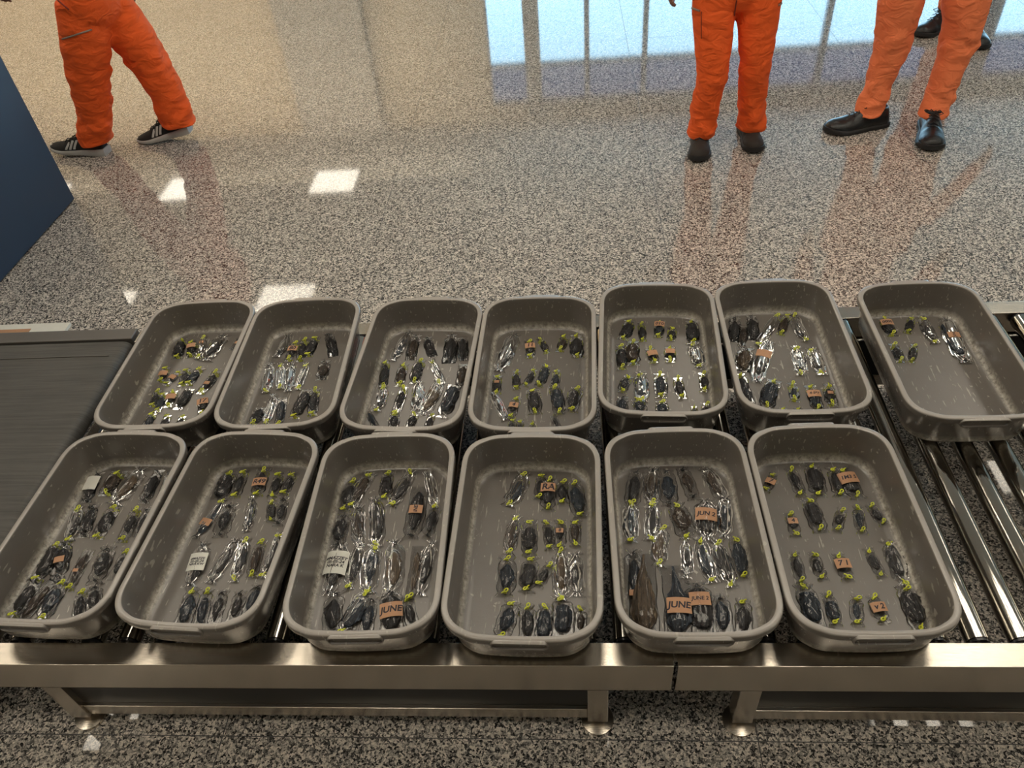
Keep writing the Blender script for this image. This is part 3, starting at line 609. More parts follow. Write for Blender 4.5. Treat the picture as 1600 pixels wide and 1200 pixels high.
# each entry: x1,y1 (far end) x2,y2 (near end) width, ties, [shape], [material], [tag]   in crop pixels of the tray
K = lambda t=0.45, f=0.75, txt='', r=0: ('k', t, f, txt, r)
Wt = lambda t=0.45, f=0.8, txt='', r=0: ('w', t, f, txt, r)
PK = {
'F1': ((0, 660, 3.43), [5, 5, 5, 5], [
 (525, 262, 460, 415, 60, 'kk', 'oval', 'dk', Wt(.42, 1.0)), (632, 268, 567, 380, 90, 'yy', 'oval', 'br'), (765, 238, 618, 430, 115, 'kk', 'leaf', 'tn'), (850, 262, 772, 420, 62, 'kk', 'oval', 'dk'), (905, 275, 850, 420, 40, 'kk', 'flat', 'dk'),
 (395, 462, 367, 628, 72, 'yy', 'oval', 'dk'), (495, 452, 445, 600, 66, 'kk', 'oval', 'dk'), (610, 455, 520, 610, 74, 'yy', 'oval', 'dk'), (730, 467, 652, 628, 62, 'yy', 'short', 'dk'), (788, 467, 730, 600, 42, 'kn', 'flat', 'dk'),
 (285, 655, 190, 838, 84, 'yy', 'rect', 'dk'), (345, 650, 305, 825, 84, 'kk', 'oval', 'dk', K(.55, .55)), (480, 680, 370, 888, 58, 'ny', 'leaf', 'br', K(.55, .4)), (575, 675, 505, 850, 84, 'kk', 'oval', 'dk'), (675, 693, 600, 830, 62, 'yn', 'short', 'dk'),
 (190, 850, 25, 1030, 84, 'ky', 'oval', 'dk'), (290, 845, 110, 1050, 80, 'kn', 'leaf', 'br'), (335, 858, 225, 1050, 84, 'yy', 'oval', 'bl'), (440, 908, 415, 1060, 62, 'yn', 'oval', 'dk'), (515, 880, 500, 1010, 76, 'kn', 'oval', 'dk')]),
'F2': ((170, 660, 3.427), [5, 5, 5, 5], [
 (650, 275, 590, 400, 78, 'yn', 'rect', 'dk'), (725, 262, 675, 390, 60, 'yy', 'leaf', 'dk'), (830, 255, 792, 382, 66, 'yy', 'oval', 'dk', K(.55, .95, 'R49')), (910, 275, 875, 390, 54, 'yy', 'oval', 'dk'), (985, 278, 938, 375, 54, 'yy', 'oval', 'dk'),
 (610, 420, 470, 610, 58, 'yk', 'cone', 'bl', K(.62, .9)), (650, 445, 597, 600, 80, 'kk', 'leaf', 'dk'), (768, 412, 738, 575, 52, 'kk', 'oval', 'bl'), (870, 430, 865, 515, 44, 'yy', 'rect', 'dk'), (937, 410, 905, 540, 52, 'kk', 'oval', 'dk'),
 (505, 655, 435, 870, 82, 'kk', 'oval', 'dk', Wt(.48, 1.0, '#MAZZE\n05-05-24\nNRA KW', 0)), (680, 635, 548, 850, 78, 'kk', 'oval', 'dk'), (732, 632, 672, 845, 66, 'yy', 'oval', 'dk'), (818, 640, 765, 820, 60, 'yy', 'oval', 'br'), (915, 605, 825, 820, 64, 'yy', 'leaf', 'dk'),
 (448, 900, 385, 1085, 82, 'yn', 'oval', 'bl'), (530, 905, 490, 1085, 66, 'yn', 'oval', 'bl'), (610, 910, 560, 1075, 66, 'kn', 'leaf', 'dk'), (700, 915, 660, 1050, 66, 'kn', 'oval', 'dk'), (800, 880, 745, 1030, 76, 'kn', 'oval', 'bl')]),
'F3': ((430, 660, 3.333), [5, 5, 6, 5], [
 (403, 305, 340, 450, 76, 'yy', 'oval', 'dk'), (495, 272, 400, 430, 76, 'yy', 'oval', 'br'), (590, 245, 570, 388, 60, 'yy', 'rect', 'dk'), (712, 232, 605, 428, 76, 'yy', 'oval', 'dk'), (795, 265, 832, 438, 56, 'ky', 'oval', 'br'),
 (362, 482, 325, 640, 76, 'kk', 'oval', 'dk'), (438, 440, 438, 640, 66, 'kk', 'oval', 'br'), (520, 400, 525, 640, 76, 'ky', 'rect', 'dk'), (755, 330, 705, 590, 88, 'nk', 'oval', 'dk', K(.50, .7, 'INE', 90)), (835, 450, 795, 590, 58, 'nk', 'oval', 'dk'),
 (340, 640, 275, 890, 84, 'kk', 'oval', 'dk', Wt(.42, 1.25, '#MAZZET\n05-05-24\nNARA K', 0)), (440, 640, 385, 855, 66, 'ky', 'oval', 'dk'), (520, 650, 490, 880, 92, 'yy', 'leaf', 'bl'), (620, 625, 600, 890, 96, 'kk', 'oval', 'tn'), (820, 630, 760, 890, 78, 'kk', 'oval', 'dk'), (745, 640, 700, 915, 60, 'ny', 'leaf', 'tn'),
 (320, 890, 300, 1080, 92, 'kn', 'oval', 'dk'), (468, 885, 345, 1090, 100, 'yy', 'rect', 'bl'), (505, 920, 470, 1090, 66, 'kn', 'oval', 'bl'), (600, 890, 605, 1085, 112, 'kn', 'rect', 'dk', K(.52, .95, 'JUNE', 0)), (685, 918, 720, 1060, 64, 'yn', 'short', 'dk')]),
'F4': ((680, 660, 3.243), [5, 5, 5, 5], [
 (445, 260, 370, 415, 88, 'yy', 'leaf', 'bl'), (540, 268, 522, 378, 50, 'yy', 'oval', 'dk'), (580, 290, 572, 435, 70, 'yy', 'rect', 'dk', K(.36, .95, 'RA')), (650, 300, 648, 402, 56, 'yy', 'oval', 'dk'), (702, 308, 742, 468, 80, 'yy', 'oval', 'bl'),
 (413, 485, 375, 660, 68, 'yy', 'oval', 'br'), (483, 503, 478, 660, 74, 'yy', 'rect', 'dk'), (563, 507, 580, 632, 50, 'yy', 'oval', 'dk'), (633, 503, 632, 625, 60, 'yy', 'short', 'dk', K(.45, .55, '8')), (715, 505, 710, 615, 56, 'yy', 'oval', 'br'),
 (360, 690, 348, 865, 86, 'yy', 'oval', 'bl'), (490, 690, 465, 845, 80, 'yy', 'rect', 'dk'), (578, 725, 528, 815, 60, 'yy', 'oval', 'dk'), (632, 650, 635, 890, 80, 'yy', 'oval', 'tn'), (715, 672, 722, 870, 80, 'kk', 'leaf', 'dk'),
 (388, 915, 330, 1085, 92, 'yy', 'oval', 'bl'), (463, 935, 465, 1090, 80, 'yn', 'oval', 'dk'), (560, 935, 545, 1090, 78, 'yn', 'rect', 'bl'), (635, 890, 640, 1080, 100, 'yn', 'rect', 'bl'), (735, 945, 730, 1060, 54, 'yn', 'short', 'br')]),
'F5': ((930, 660, 3.242), [5, 5, 6, 5], [
 (212, 252, 186, 410, 76, 'ky', 'oval', 'dk'), (290, 218, 290, 408, 70, 'ky', 'oval', 'br'), (358, 248, 375, 410, 80, 'kk', 'oval', 'bl'), (438, 218, 498, 378, 66, 'kk', 'leaf', 'br'), (560, 240, 650, 390, 80, 'kk', 'oval', 'br'),
 (186, 412, 184, 598, 76, 'yy', 'oval', 'bl'), (290, 412, 276, 588, 76, 'yy', 'oval', 'dk'), (408, 418, 465, 578, 96, 'yy', 'oval', 'br'), (565, 400, 568, 585, 106, 'kk', 'oval', 'dk', K(.45, .92, 'JUN 2')), (680, 380, 660, 575, 80, 'kk', 'oval', 'bl'),
 (195, 655, 175, 880, 92, 'kn', 'flat', 'bl', K(.90, .45)), (345, 535, 325, 718, 80, 'yy', 'oval', 'tn'), (455, 600, 462, 778, 60, 'kk', 'short', 'dk'), (535, 595, 598, 800, 76, 'yy', 'oval', 'bl'), (620, 610, 690, 822, 80, 'yy', 'rect', 'dk'), (722, 590, 762, 780, 74, 'yy', 'rect', 'bl'),
 (245, 660, 258, 1060, 128, 'nn', 'cone', 'tn'), (390, 720, 420, 1070, 128, 'nn', 'cone', 'bl', K(.62, .85, 'JUNE', 0)), (515, 820, 560, 1075, 118, 'kn', 'rect', 'dk', K(.36, .8, 'JUNE 2')), (630, 885, 650, 1065, 92, 'kn', 'oval', 'bl'), (750, 905, 755, 1055, 80, 'yn', 'oval', 'dk')]),
'F6': ((1160, 650, 3.158), [5, 5, 5, 5], [
 (150, 290, 117, 358, 50, 'yy', 'short', 'dk', K(.5, 1.0, '7')), (238, 265, 286, 383, 56, 'yy', 'leaf', 'dk'), (338, 238, 376, 385, 82, 'yy', 'rect', 'dk'), (445, 262, 480, 385, 72, 'yy', 'oval', 'dk'), (497, 265, 570, 395, 82, 'yy', 'rect', 'dk', K(.40, 1.05, '1M3 5')),
 (232, 485, 260, 580, 54, 'yy', 'short', 'dk', K(.42, .8, '4')), (330, 415, 385, 560, 80, 'yy', 'rect', 'dk'), (493, 465, 470, 557, 54, 'yy', 'short', 'dk'), (572, 453, 592, 568, 52, 'yy', 'leaf', 'bl'), (637, 443, 712, 525, 56, 'yy', 'oval', 'dk'),
 (258, 680, 290, 815, 54, 'yy', 'leaf', 'dk'), (357, 682, 398, 793, 56, 'yy', 'oval', 'dk'), (473, 688, 516, 795, 66, 'yy', 'short', 'dk', K(.45, 1.05, '7 1')), (623, 662, 685, 780, 54, 'yy', 'oval', 'dk'), (735, 627, 818, 825, 92, 'yy', 'rect', 'dk'),
 (302, 842, 360, 1020, 96, 'yn', 'rect', 'bl'), (417, 883, 459, 1020, 64, 'yy', 'rect', 'bl'), (566, 900, 572, 1018, 62, 'yy', 'flat', 'bl'), (648, 897, 698, 1002, 68, 'yy', 'short', 'dk', K(.5, 1.0, 'v 2')), (805, 850, 888, 1045, 98, 'yy', 'rect', 'dk')]),
'T1': ((130, 450, 5), [5, 5, 5, 3], [
 (778, 405, 735, 535, 80, 'yy', 'rect', 'dk'), (845, 422, 833, 525, 66, 'yy', 'short', 'dk', K(.4, .9)), (938, 390, 895, 545, 66, 'yy', 'oval', 'dk', K(.3, .5)), (1097, 375, 965, 560, 115, 'kk', 'oval', 'dk'), (1215, 405, 1170, 470, 54, 'kn', 'flat', 'dk', K(.4, .6)),
 (645, 625, 600, 722, 60, 'yy', 'short', 'dk', K(.5, 1.0)), (752, 660, 655, 745, 58, 'yy', 'short', 'dk', K(.5, .9)), (808, 640, 768, 748, 60, 'yy', 'oval', 'dk'), (915, 630, 825, 742, 76, 'yy', 'oval', 'bl'), (1033, 655, 917, 810, 76, 'yy', 'oval', 'dk', K(.6, .5)),
 (580, 805, 540, 912, 60, 'yy', 'oval', 'dk'), (628, 825, 582, 950, 56, 'yy', 'oval', 'bl'), (703, 810, 660, 912, 66, 'yy', 'short', 'dk', K(.45, 1.0)), (825, 795, 740, 930, 80, 'kk', 'rect', 'dk'), (930, 860, 930, 975, 80, 'ny', 'short', 'dk', K(.3, 1.0, '17')),
 (537, 985, 490, 1065, 66, 'yn', 'oval', 'bl'), (655, 1000, 620, 1065, 56, 'yn', 'oval', 'dk'), (770, 1010, 740, 1060, 56, 'yn', 'oval', 'dk')]),
'T2': ((320, 450, 5), [5, 5, 5], [
 (650, 372, 565, 530, 78, 'kk', 'cone', 'dk'), (708, 430, 653, 555, 66, 'yy', 'short', 'dk', K(.42, .95, '80')), (780, 405, 740, 558, 64, 'yy', 'oval', 'dk'), (868, 390, 808, 520, 74, 'yy', 'rect', 'dk'), (963, 362, 1000, 520, 76, 'kn', 'leaf', 'dk'),
 (512, 605, 480, 810, 78, 'ky', 'oval', 'dk'), (597, 605, 585, 780, 66, 'yy', 'flat', 'bl'), (680, 600, 652, 800, 80, 'kk', 'oval', 'bl'), (797, 605, 730, 785, 66, 'yy', 'oval', 'bl'), (937, 573, 905, 700, 84, 'kk', 'oval', 'br'),
 (537, 850, 475, 1055, 76, 'ky', 'flat', 'bl'), (440, 930, 375, 1055, 84, 'ny', 'oval', 'dk'), (605, 850, 570, 1065, 66, 'ny', 'oval', 'bl'), (800, 790, 697, 1000, 92, 'ny', 'rect', 'dk'), (862, 795, 840, 980, 76, 'yy', 'oval', 'dk')]),
'T3': ((520, 450, 5), [5, 5, 5, 4], [
 (592, 352, 470, 560, 82, 'kk', 'oval', 'bl'), (655, 375, 610, 545, 80, 'kn', 'oval', 'br'), (740, 390, 780, 520, 72, 'kn', 'rect', 'dk'), (927, 370, 905, 570, 98, 'kn', 'leaf', 'dk'), (1015, 380, 1015, 550, 80, 'nk', 'oval', 'dk'),
 (410, 580, 390, 770, 66, 'yy', 'oval', 'dk'), (557, 600, 520, 750, 72, 'yy', 'oval', 'br'), (687, 570, 637, 728, 82, 'yy', 'rect', 'dk'), (778, 575, 862, 742, 66, 'yk', 'oval', 'dk'), (1025, 590, 1000, 740, 76, 'nn', 'oval', 'br'),
 (390, 780, 342, 955, 86, 'yy', 'oval', 'dk'), (555, 780, 488, 972, 70, 'yy', 'leaf', 'dk'), (668, 745, 645, 940, 90, 'kk', 'oval', 'dk'), (828, 735, 700, 975, 106, 'yk', 'oval', 'tn'), (950, 750, 850, 990, 108, 'nk', 'rect', 'bl'),
 (480, 990, 470, 1080, 76, 'yn', 'oval', 'dk'), (640, 990, 600, 1080, 66, 'yn', 'oval', 'dk'), (772, 998, 750, 1060, 56, 'yn', 'oval', 'dk'), (240, 960, 330, 1070, 46, 'nn', 'leaf', 'bl')]),
'T4': ((720, 450, 5), [5, 5, 5, 4], [
 (420, 370, 275, 640, 118, 'kk', 'oval', 'dk'), (530, 420, 540, 530, 70, 'yy', 'short', 'dk', K(.38, 1.0, '11')), (618, 400, 670, 495, 56, 'yy', 'oval', 'dk'), (805, 375, 772, 480, 68, 'yy', 'oval', 'br'), (905, 370, 915, 525, 98, 'yy', 'oval', 'dk'),
 (293, 690, 282, 810, 66, 'yy', 'oval', 'dk', K(.45, .5)), (437, 655, 437, 775, 58, 'yy', 'oval', 'dk'), (570, 640, 505, 750, 58, 'yy', 'oval', 'dk'), (665, 608, 610, 755, 74, 'yy', 'rect', 'bl'), (745, 645, 728, 770, 60, 'yy', 'oval', 'bl'),
 (240, 835, 345, 1020, 78, 'kk', 'leaf', 'dk'), (440, 862, 395, 1000, 72, 'yy', 'short', 'dk', K(.45, .9, '4')), (562, 800, 580, 970, 98, 'yy', 'rect', 'dk'), (728, 775, 765, 970, 92, 'yy', 'rect', 'bl'), (910, 785, 862, 950, 104, 'yy', 'oval', 'dk'),
 (405, 1035, 385, 1085, 60, 'yn', 'short', 'dk'), (463, 1045, 450, 1088, 56, 'yn', 'short', 'dk'), (558, 1062, 560, 1095, 56, 'yn', 'short', 'dk'), (720, 990, 750, 1065, 46, 'nn', 'leaf', 'dk')]),
'T5': ((920, 430, 4.617), [5, 5, 5, 5], [
 (290, 332, 247, 450, 82, 'yy', 'rect', 'dk'), (376, 348, 388, 462, 52, 'yy', 'oval', 'dk'), (507, 340, 502, 433, 66, 'yy', 'oval', 'bl', K(.28, 1.0, '010')), (597, 385, 592, 455, 60, 'yy', 'oval', 'dk'), (737, 335, 750, 480, 86, 'yy', 'rect', 'dk'),
 (228, 512, 238, 665, 70, 'yy', 'rect', 'dk'), (322, 482, 327, 630, 98, 'yy', 'rect', 'br'), (440, 535, 470, 615, 70, 'yy', 'short', 'dk', K(.45, .95)), (585, 525, 588, 610, 76, 'yy', 'short', 'dk', K(.4, .8)), (750, 500, 808, 655, 98, 'yy', 'rect', 'dk'),
 (285, 735, 245, 830, 72, 'yy', 'oval', 'dk'), (370, 718, 380, 905, 98, 'yy', 'rect', 'bl'), (510, 715, 522, 865, 90, 'yy', 'oval', 'bl'), (645, 745, 678, 872, 70, 'yy', 'oval', 'dk'), (825, 712, 842, 822, 72, 'yy', 'oval', 'dk'),
 (247, 885, 245, 965, 76, 'kn', 'oval', 'bl'), (350, 900, 380, 975, 86, 'yn', 'oval', 'bl'), (525, 920, 525, 990, 86, 'yn', 'oval', 'bl'), (760, 952, 765, 1000, 46, 'yn', 'short', 'dk'), (860, 932, 850, 985, 64, 'yn', 'short', 'dk')]),
'T6': ((1110, 430, 4.8), [6, 4, 5, 3], [
 (180, 320, 165, 480, 82, 'kn', 'oval', 'dk'), (303, 300, 320, 470, 82, 'kn', 'oval', 'dk'), (250, 375, 235, 510, 62, 'nk', 'oval', 'br'), (495, 290, 362, 520, 86, 'yy', 'oval', 'dk'), (580, 290, 530, 432, 66, 'yy', 'oval', 'br'), (625, 290, 717, 485, 86, 'yy', 'rect', 'dk'),
 (270, 550, 240, 700, 118, 'kn', 'oval', 'tn'), (440, 515, 350, 790, 120, 'kk', 'oval', 'dk', K(.36, .9)), (638, 550, 680, 740, 98, 'yy', 'rect', 'dk'), (755, 560, 835, 740, 100, 'yy', 'rect', 'dk'),
 (225, 745, 285, 940, 86, 'yn', 'rect', 'dk'), (482, 795, 430, 980, 118, 'yy', 'rect', 'bl'), (612, 815, 632, 930, 72, 'yy', 'flat', 'bl'), (750, 835, 808, 1000, 90, 'yy', 'oval', 'bl', K(.40, 1.0, '4-5*7')), (890, 825, 920, 965, 84, 'yy', 'oval', 'dk', K(.50, .45)),
 (550, 1005, 550, 1030, 60, 'yn', 'short', 'dk'), (660, 1005, 665, 1035, 60, 'yn', 'short', 'dk'), (810, 990, 810, 1030, 50, 'yn', 'short', 'dk')]),
'T7': ((1320, 430, 4.443), [4, 2], [
 (277, 300, 337, 408, 80, 'yy', 'oval', 'dk', K(.34, .95, '0000')), (462, 292, 436, 388, 56, 'yy', 'oval', 'dk'), (538, 302, 630, 465, 86, 'yy', 'rect', 'dk'), (700, 310, 840, 600, 120, 'kk', 'rect', 'bl', K(.45, .62, 'JUNE', 90)),
 (338, 480, 388, 590, 66, 'yy', 'oval', 'dk'), (483, 487, 465, 590, 56, 'yy', 'oval', 'dk')]),
}
TN = {'T1': 'leftmost back tray', 'T2': 'second back tray', 'T3': 'third back tray', 'T4': 'fourth back tray', 'T5': 'fifth back tray', 'T6': 'sixth back tray', 'T7': 'rightmost back tray',
      'F1': 'leftmost front tray', 'F2': 'second front tray', 'F3': 'third front tray', 'F4': 'fourth front tray', 'F5': 'fifth front tray', 'F6': 'rightmost front tray'}
ORD = ['first', 'second', 'third', 'fourth', 'fifth', 'sixth', 'seventh']
ROWN = {4: ['rearmost', 'second', 'third', 'nearest'], 3: ['rearmost', 'middle', 'nearest'], 2: ['rear', 'front']}
MN = {'dk': 'black', 'bl': 'blue-black', 'br': 'brown', 'tn': 'tan-brown'}
seed = 0
for tn, ((cx0, cy0, cs), rows, ents) in PK.items():
    tx, ty, tr = TP[tn]; cr, sr = math.cos(tr), math.sin(tr); i0 = 0; zp = TZ + 0.008
    for ri, n_ in enumerate(rows):
        sub = sorted(ents[i0:i0 + n_], key=lambda e: e[0] + e[2]); i0 += n_
        for k_, e in enumerate(sub):
            seed += 1
            A = at(cx0 + e[0] / cs, cy0 + e[1] / cs, zp); B_ = at(cx0 + e[2] / cs, cy0 + e[3] / cs, zp)
            d = (B_ - A); Ln = d.length; u = d.normalized(); ties = e[5]
            # true width from the pixel width measured across the screen
            mid = (A + B_) / 2; mp_ = ((e[0] + e[2]) / 2, (e[1] + e[3]) / 2)
            wv = at(cx0 + (mp_[0] + e[4] / 2) / cs, cy0 + mp_[1] / cs, zp) - at(cx0 + (mp_[0] - e[4] / 2) / cs, cy0 + mp_[1] / cs, zp)
            W = abs(wv.x * u.y - wv.y * u.x)
            if ties[0] != 'n': A = A - u * 0.007
            B2 = B_ + u * 0.007
            minL = 0.050
            if (B2 - A).length < minL: B2 = A + u * minL
            def loc(p): x, y = p.x - tx, p.y - ty; return x * cr + y * sr, -x * sr + y * cr
            def wld(x, y): return Vector((tx + x * cr - y * sr, ty + x * sr + y * cr, zp))
            LX, LY = TA - 0.027, TB - 0.031
            def ymax(x):
                return LY - max(0, abs(x) - 0.075) ** 2 * 9.0
            pa, pb = list(loc(A)), list(loc(B2))
            for q in (pa, pb): q[0] = max(-LX + W * 0.48, min(LX - W * 0.48, q[0]))
            lenb = math.hypot(pa[0] - pb[0], pa[1] - pb[1])
            m1 = ymax(pb[0])
            if pb[1] < -m1: sft = -m1 - pb[1]; pb[1] += sft; 
            if pa[1] > ymax(pa[0]): pa[1] = ymax(pa[0])
            W = max(0.016, min(W, 0.052)) * 1.12
            tg = e[8] if len(e) > 8 else None
            tw_ = {'yy': 'yellow-tied', 'kk': 'black-tied', 'yn': 'yellow-tied', 'ny': 'yellow-tied', 'kn': 'black-tied', 'nk': 'black-tied', 'nn': 'untied'}.get(ties, 'yellow-and-black-tied')
            look = ('white-tagged ' if tg[0] == 'w' else 'brown-tagged ') if tg else ''
            side = '' if n_ == 1 else (('leftmost' if k_ == 0 else 'rightmost' if k_ == n_ - 1 else ORD[k_] + ' from left'))
            lab = f"{look}{tw_} packet with {MN[e[7]]} contents, {side}, {ROWN[len(rows)][ri]} row, {TN[tn]}"
            packet(wld(*pa), wld(*pb), W, ties, seed, e[6], e[7], tg, lab, 'wrapped packets in the ' + TN[tn])

# ---------------------------------------------------------------- people
def loftring(c, rx, ry, ang, n=28, wr=None, z=None):
    out = []
    for k in range(n):
        a = 2 * PI * k / n; r = 1 + (wr(a) if wr else 0)
        p = Vector((rx * math.cos(a) * r, ry * math.sin(a) * r, 0)); p.rotate(Matrix.Rotation(ang, 3, 'Z')); out.append(Vector(c) + p)
    return out
def lerpkeys(keys, t):
    for (t0, v0), (t1, v1) in zip(keys[:-1], keys[1:]):
        if t <= t1:
            s_ = (t - t0) / (t1 - t0); return v0.lerp(v1, s_) if isinstance(v0, Vector) else v0 + (v1 - v0) * s_
    return keys[-1][1]
def remesh(o, vox, smooth=3, shade=True):
    r = o.modifiers.new('remesh', 'REMESH'); r.mode = 'VOXEL'; r.voxel_size = vox; r.use_smooth_shade = True
    s_ = o.modifiers.new('smooth', 'SMOOTH'); s_.iterations = smooth; s_.factor = 0.5
def catmull(P, n):
    out = []; Q = [P[0]] + P + [P[-1]]
    for i in range(1, len(Q) - 2):
        for k in range(n):
            t = k / n; a, b, c, d = Q[i - 1], Q[i], Q[i + 1], Q[i + 2]
            out.append(0.5 * ((2 * b) + (-a + c) * t + (2 * a - 5 * b + 4 * c - d) * t * t + (-a + 3 * b - 3 * c + d) * t ** 3))
    out.append(P[-1]); return out
def shoe(parent, toe, heel, kind, pitch=0.0, roll=0.0):
    """toe, heel world xy; z of the heel/toe from pitch"""
    toe = Vector(toe); heel = Vector(heel); d = toe - heel; L = Vector((d.x, d.y, 0)).length; ang = math.atan2(d.y, d.x)
    S = empty('shoe'); S.parent = parent
    S.matrix_parent_inverse = parent.matrix_world.inverted()
    rot = Matrix.Translation(heel) @ Matrix.Rotation(ang, 4, 'Z') @ Matrix.Rotation(pitch, 4, 'Y')
    S.matrix_world = rot
    wd = 0.050 if kind != 'boot' else 0.059
    st = [(0.0, 0.62), (0.04, 0.74), (0.15, 0.80), (0.35, 0.78), (0.55, 0.92), (0.70, 1.0), (0.82, 0.97), (0.92, 0.80), (0.975, 0.52), (1.0, 0.22)]
    hts = {'run': [(0, .070), (.04, .082), (.15, .088), (.3, .092), (.45, .088), (.6, .068), (.75, .050), (.88, .040), (.96, .032), (1, .022)],
           'boot': [(0, .085), (.04, .10), (.15, .108), (.3, .108), (.45, .096), (.6, .076), (.75, .066), (.88, .062), (.96, .050), (1, .030)]}['run' if kind == 'run' else 'boot']
    sh = 0.030 if kind == 'run' else 0.022
    def fl(keys, t):
        for (a, va), (b, vb) in zip(keys[:-1], keys[1:]):
            if t <= b: return va + (vb - va) * sm((t - a) / (b - a))
        return keys[-1][1]
    n = 24; up = []; so = []
    for i in range(25):
        t = i / 24; x = L * t; ww = fl(st, t) * wd; hh = fl(hts, t); spring = 0.012 * sm((t - 0.7) / 0.3); cy = 0.006 * math.sin(PI * t)
        zb = sh * 0.55 + spring; r = []
        for k in range(n):
            a = 2 * PI * k / n; c_, s_ = math.cos(a), math.sin(a)
            r.append((x, cy + ww * 0.97 * c_ * (1 - 0.42 * max(0, s_) ** 1.5 * (0.5 if t > 0.65 else 1)), zb + (hh - zb) * max(0, s_) ** 0.8 if s_ > 0 else zb + 0.004 * s_))
        up.append(r)
        r = []
        for xx, zz in ((1.02, 0.0), (1.10, sh * 0.35), (1.04, sh * 0.8), (0.97, sh), (-0.97, sh), (-1.04, sh * 0.8), (-1.10, sh * 0.35), (-1.02, 0.0)):
            thick = zz * (1.30 - 0.85 * t) if kind == 'run' else zz
            r.append((-0.006 + (L + 0.012) * t, cy + xx * ww, thick + spring))
        so.append(r)
    M_u = {'run': 'mesh', 'suede': 'suede'}.get(kind, 'shoeblack'); M_s = 'solew' if kind == 'run' else 'soleb'
    o = MB().rings(so).build('sole', M_s, S, sharp=50)
    m = MB().rings(up); m.build('upper', M_u, S, sharp=80)
    # collar
    m = MB(); m.tube([(L * (0.19 + 0.16 * math.cos(a)), 0.036 * math.sin(a), 0.092 + 0.006 * math.cos(a)) for a in [2 * PI * k / 20 for k in range(21)]], 0.008, 8); m.build('collar', M_u, S)
    # laces
    m = MB()
    for k in range(4):
        t = 0.42 + 0.07 * k; z = fl(hts, t) + 0.003; hw = 0.022
        m.tube([(L * t, -hw, z - 0.009), (L * (t + 0.01), 0, z + 0.001), (L * (t + 0.03), hw, z - 0.010)], 0.0026, 6)
    t = 0.41; z = fl(hts, t) + 0.008
    for s_ in (1, -1): m.tube([(L * t, 0, z), (L * (t - .02), s_ * 0.018, z + .012), (L * (t + .04), s_ * 0.034, z + .004), (L * (t + .05), s_ * 0.020, z - .002), (L * t, 0, z)], 0.0022, 6)
    m.build('laces', 'black' if kind != 'run' else 'mesh', S)
    if kind == 'run':
        for side in (1, -1):
            for k in range(3):
                m = MB(); t = 0.42 + 0.075 * k; pts = []
                for q in range(7):
                    s_ = q / 6; tt = t + 0.055 * (1 - s_); zb = sh * 0.55; hh = fl(hts, tt); sn = 0.18 + 0.62 * s_; ww = fl(st, tt) * wd; cy = 0.006 * math.sin(PI * tt)
                    yy = cy + side * (ww * 0.97 * math.sqrt(1 - sn * sn) * (1 - 0.42 * sn ** 1.5) + 0.0012); pts.append(Vector((L * tt, yy, zb + (hh - zb) * sn ** 0.8)))
                vv = []; 
                for p in pts: vv += [p + Vector((-0.0065, 0, 0)), p + Vector((0.0065, 0, 0))]
                vv += [p + Vector((0, -side * 0.0014, 0)) for p in vv]
                nn = len(pts) * 2; f = []
                for q in range(len(pts) - 1):
                    a = 2 * q; f.append((a, a + 1, a + 3, a + 2)); f.append((nn + a, nn + a + 2, nn + a + 3, nn + a + 1))
                    f.append((a, a + 2, nn + a + 2, nn + a)); f.append((a + 1, nn + a + 1, nn + a + 3, a + 3))
                m.add(vv, f); m.build('stripe', 'stripe', S)
    return S

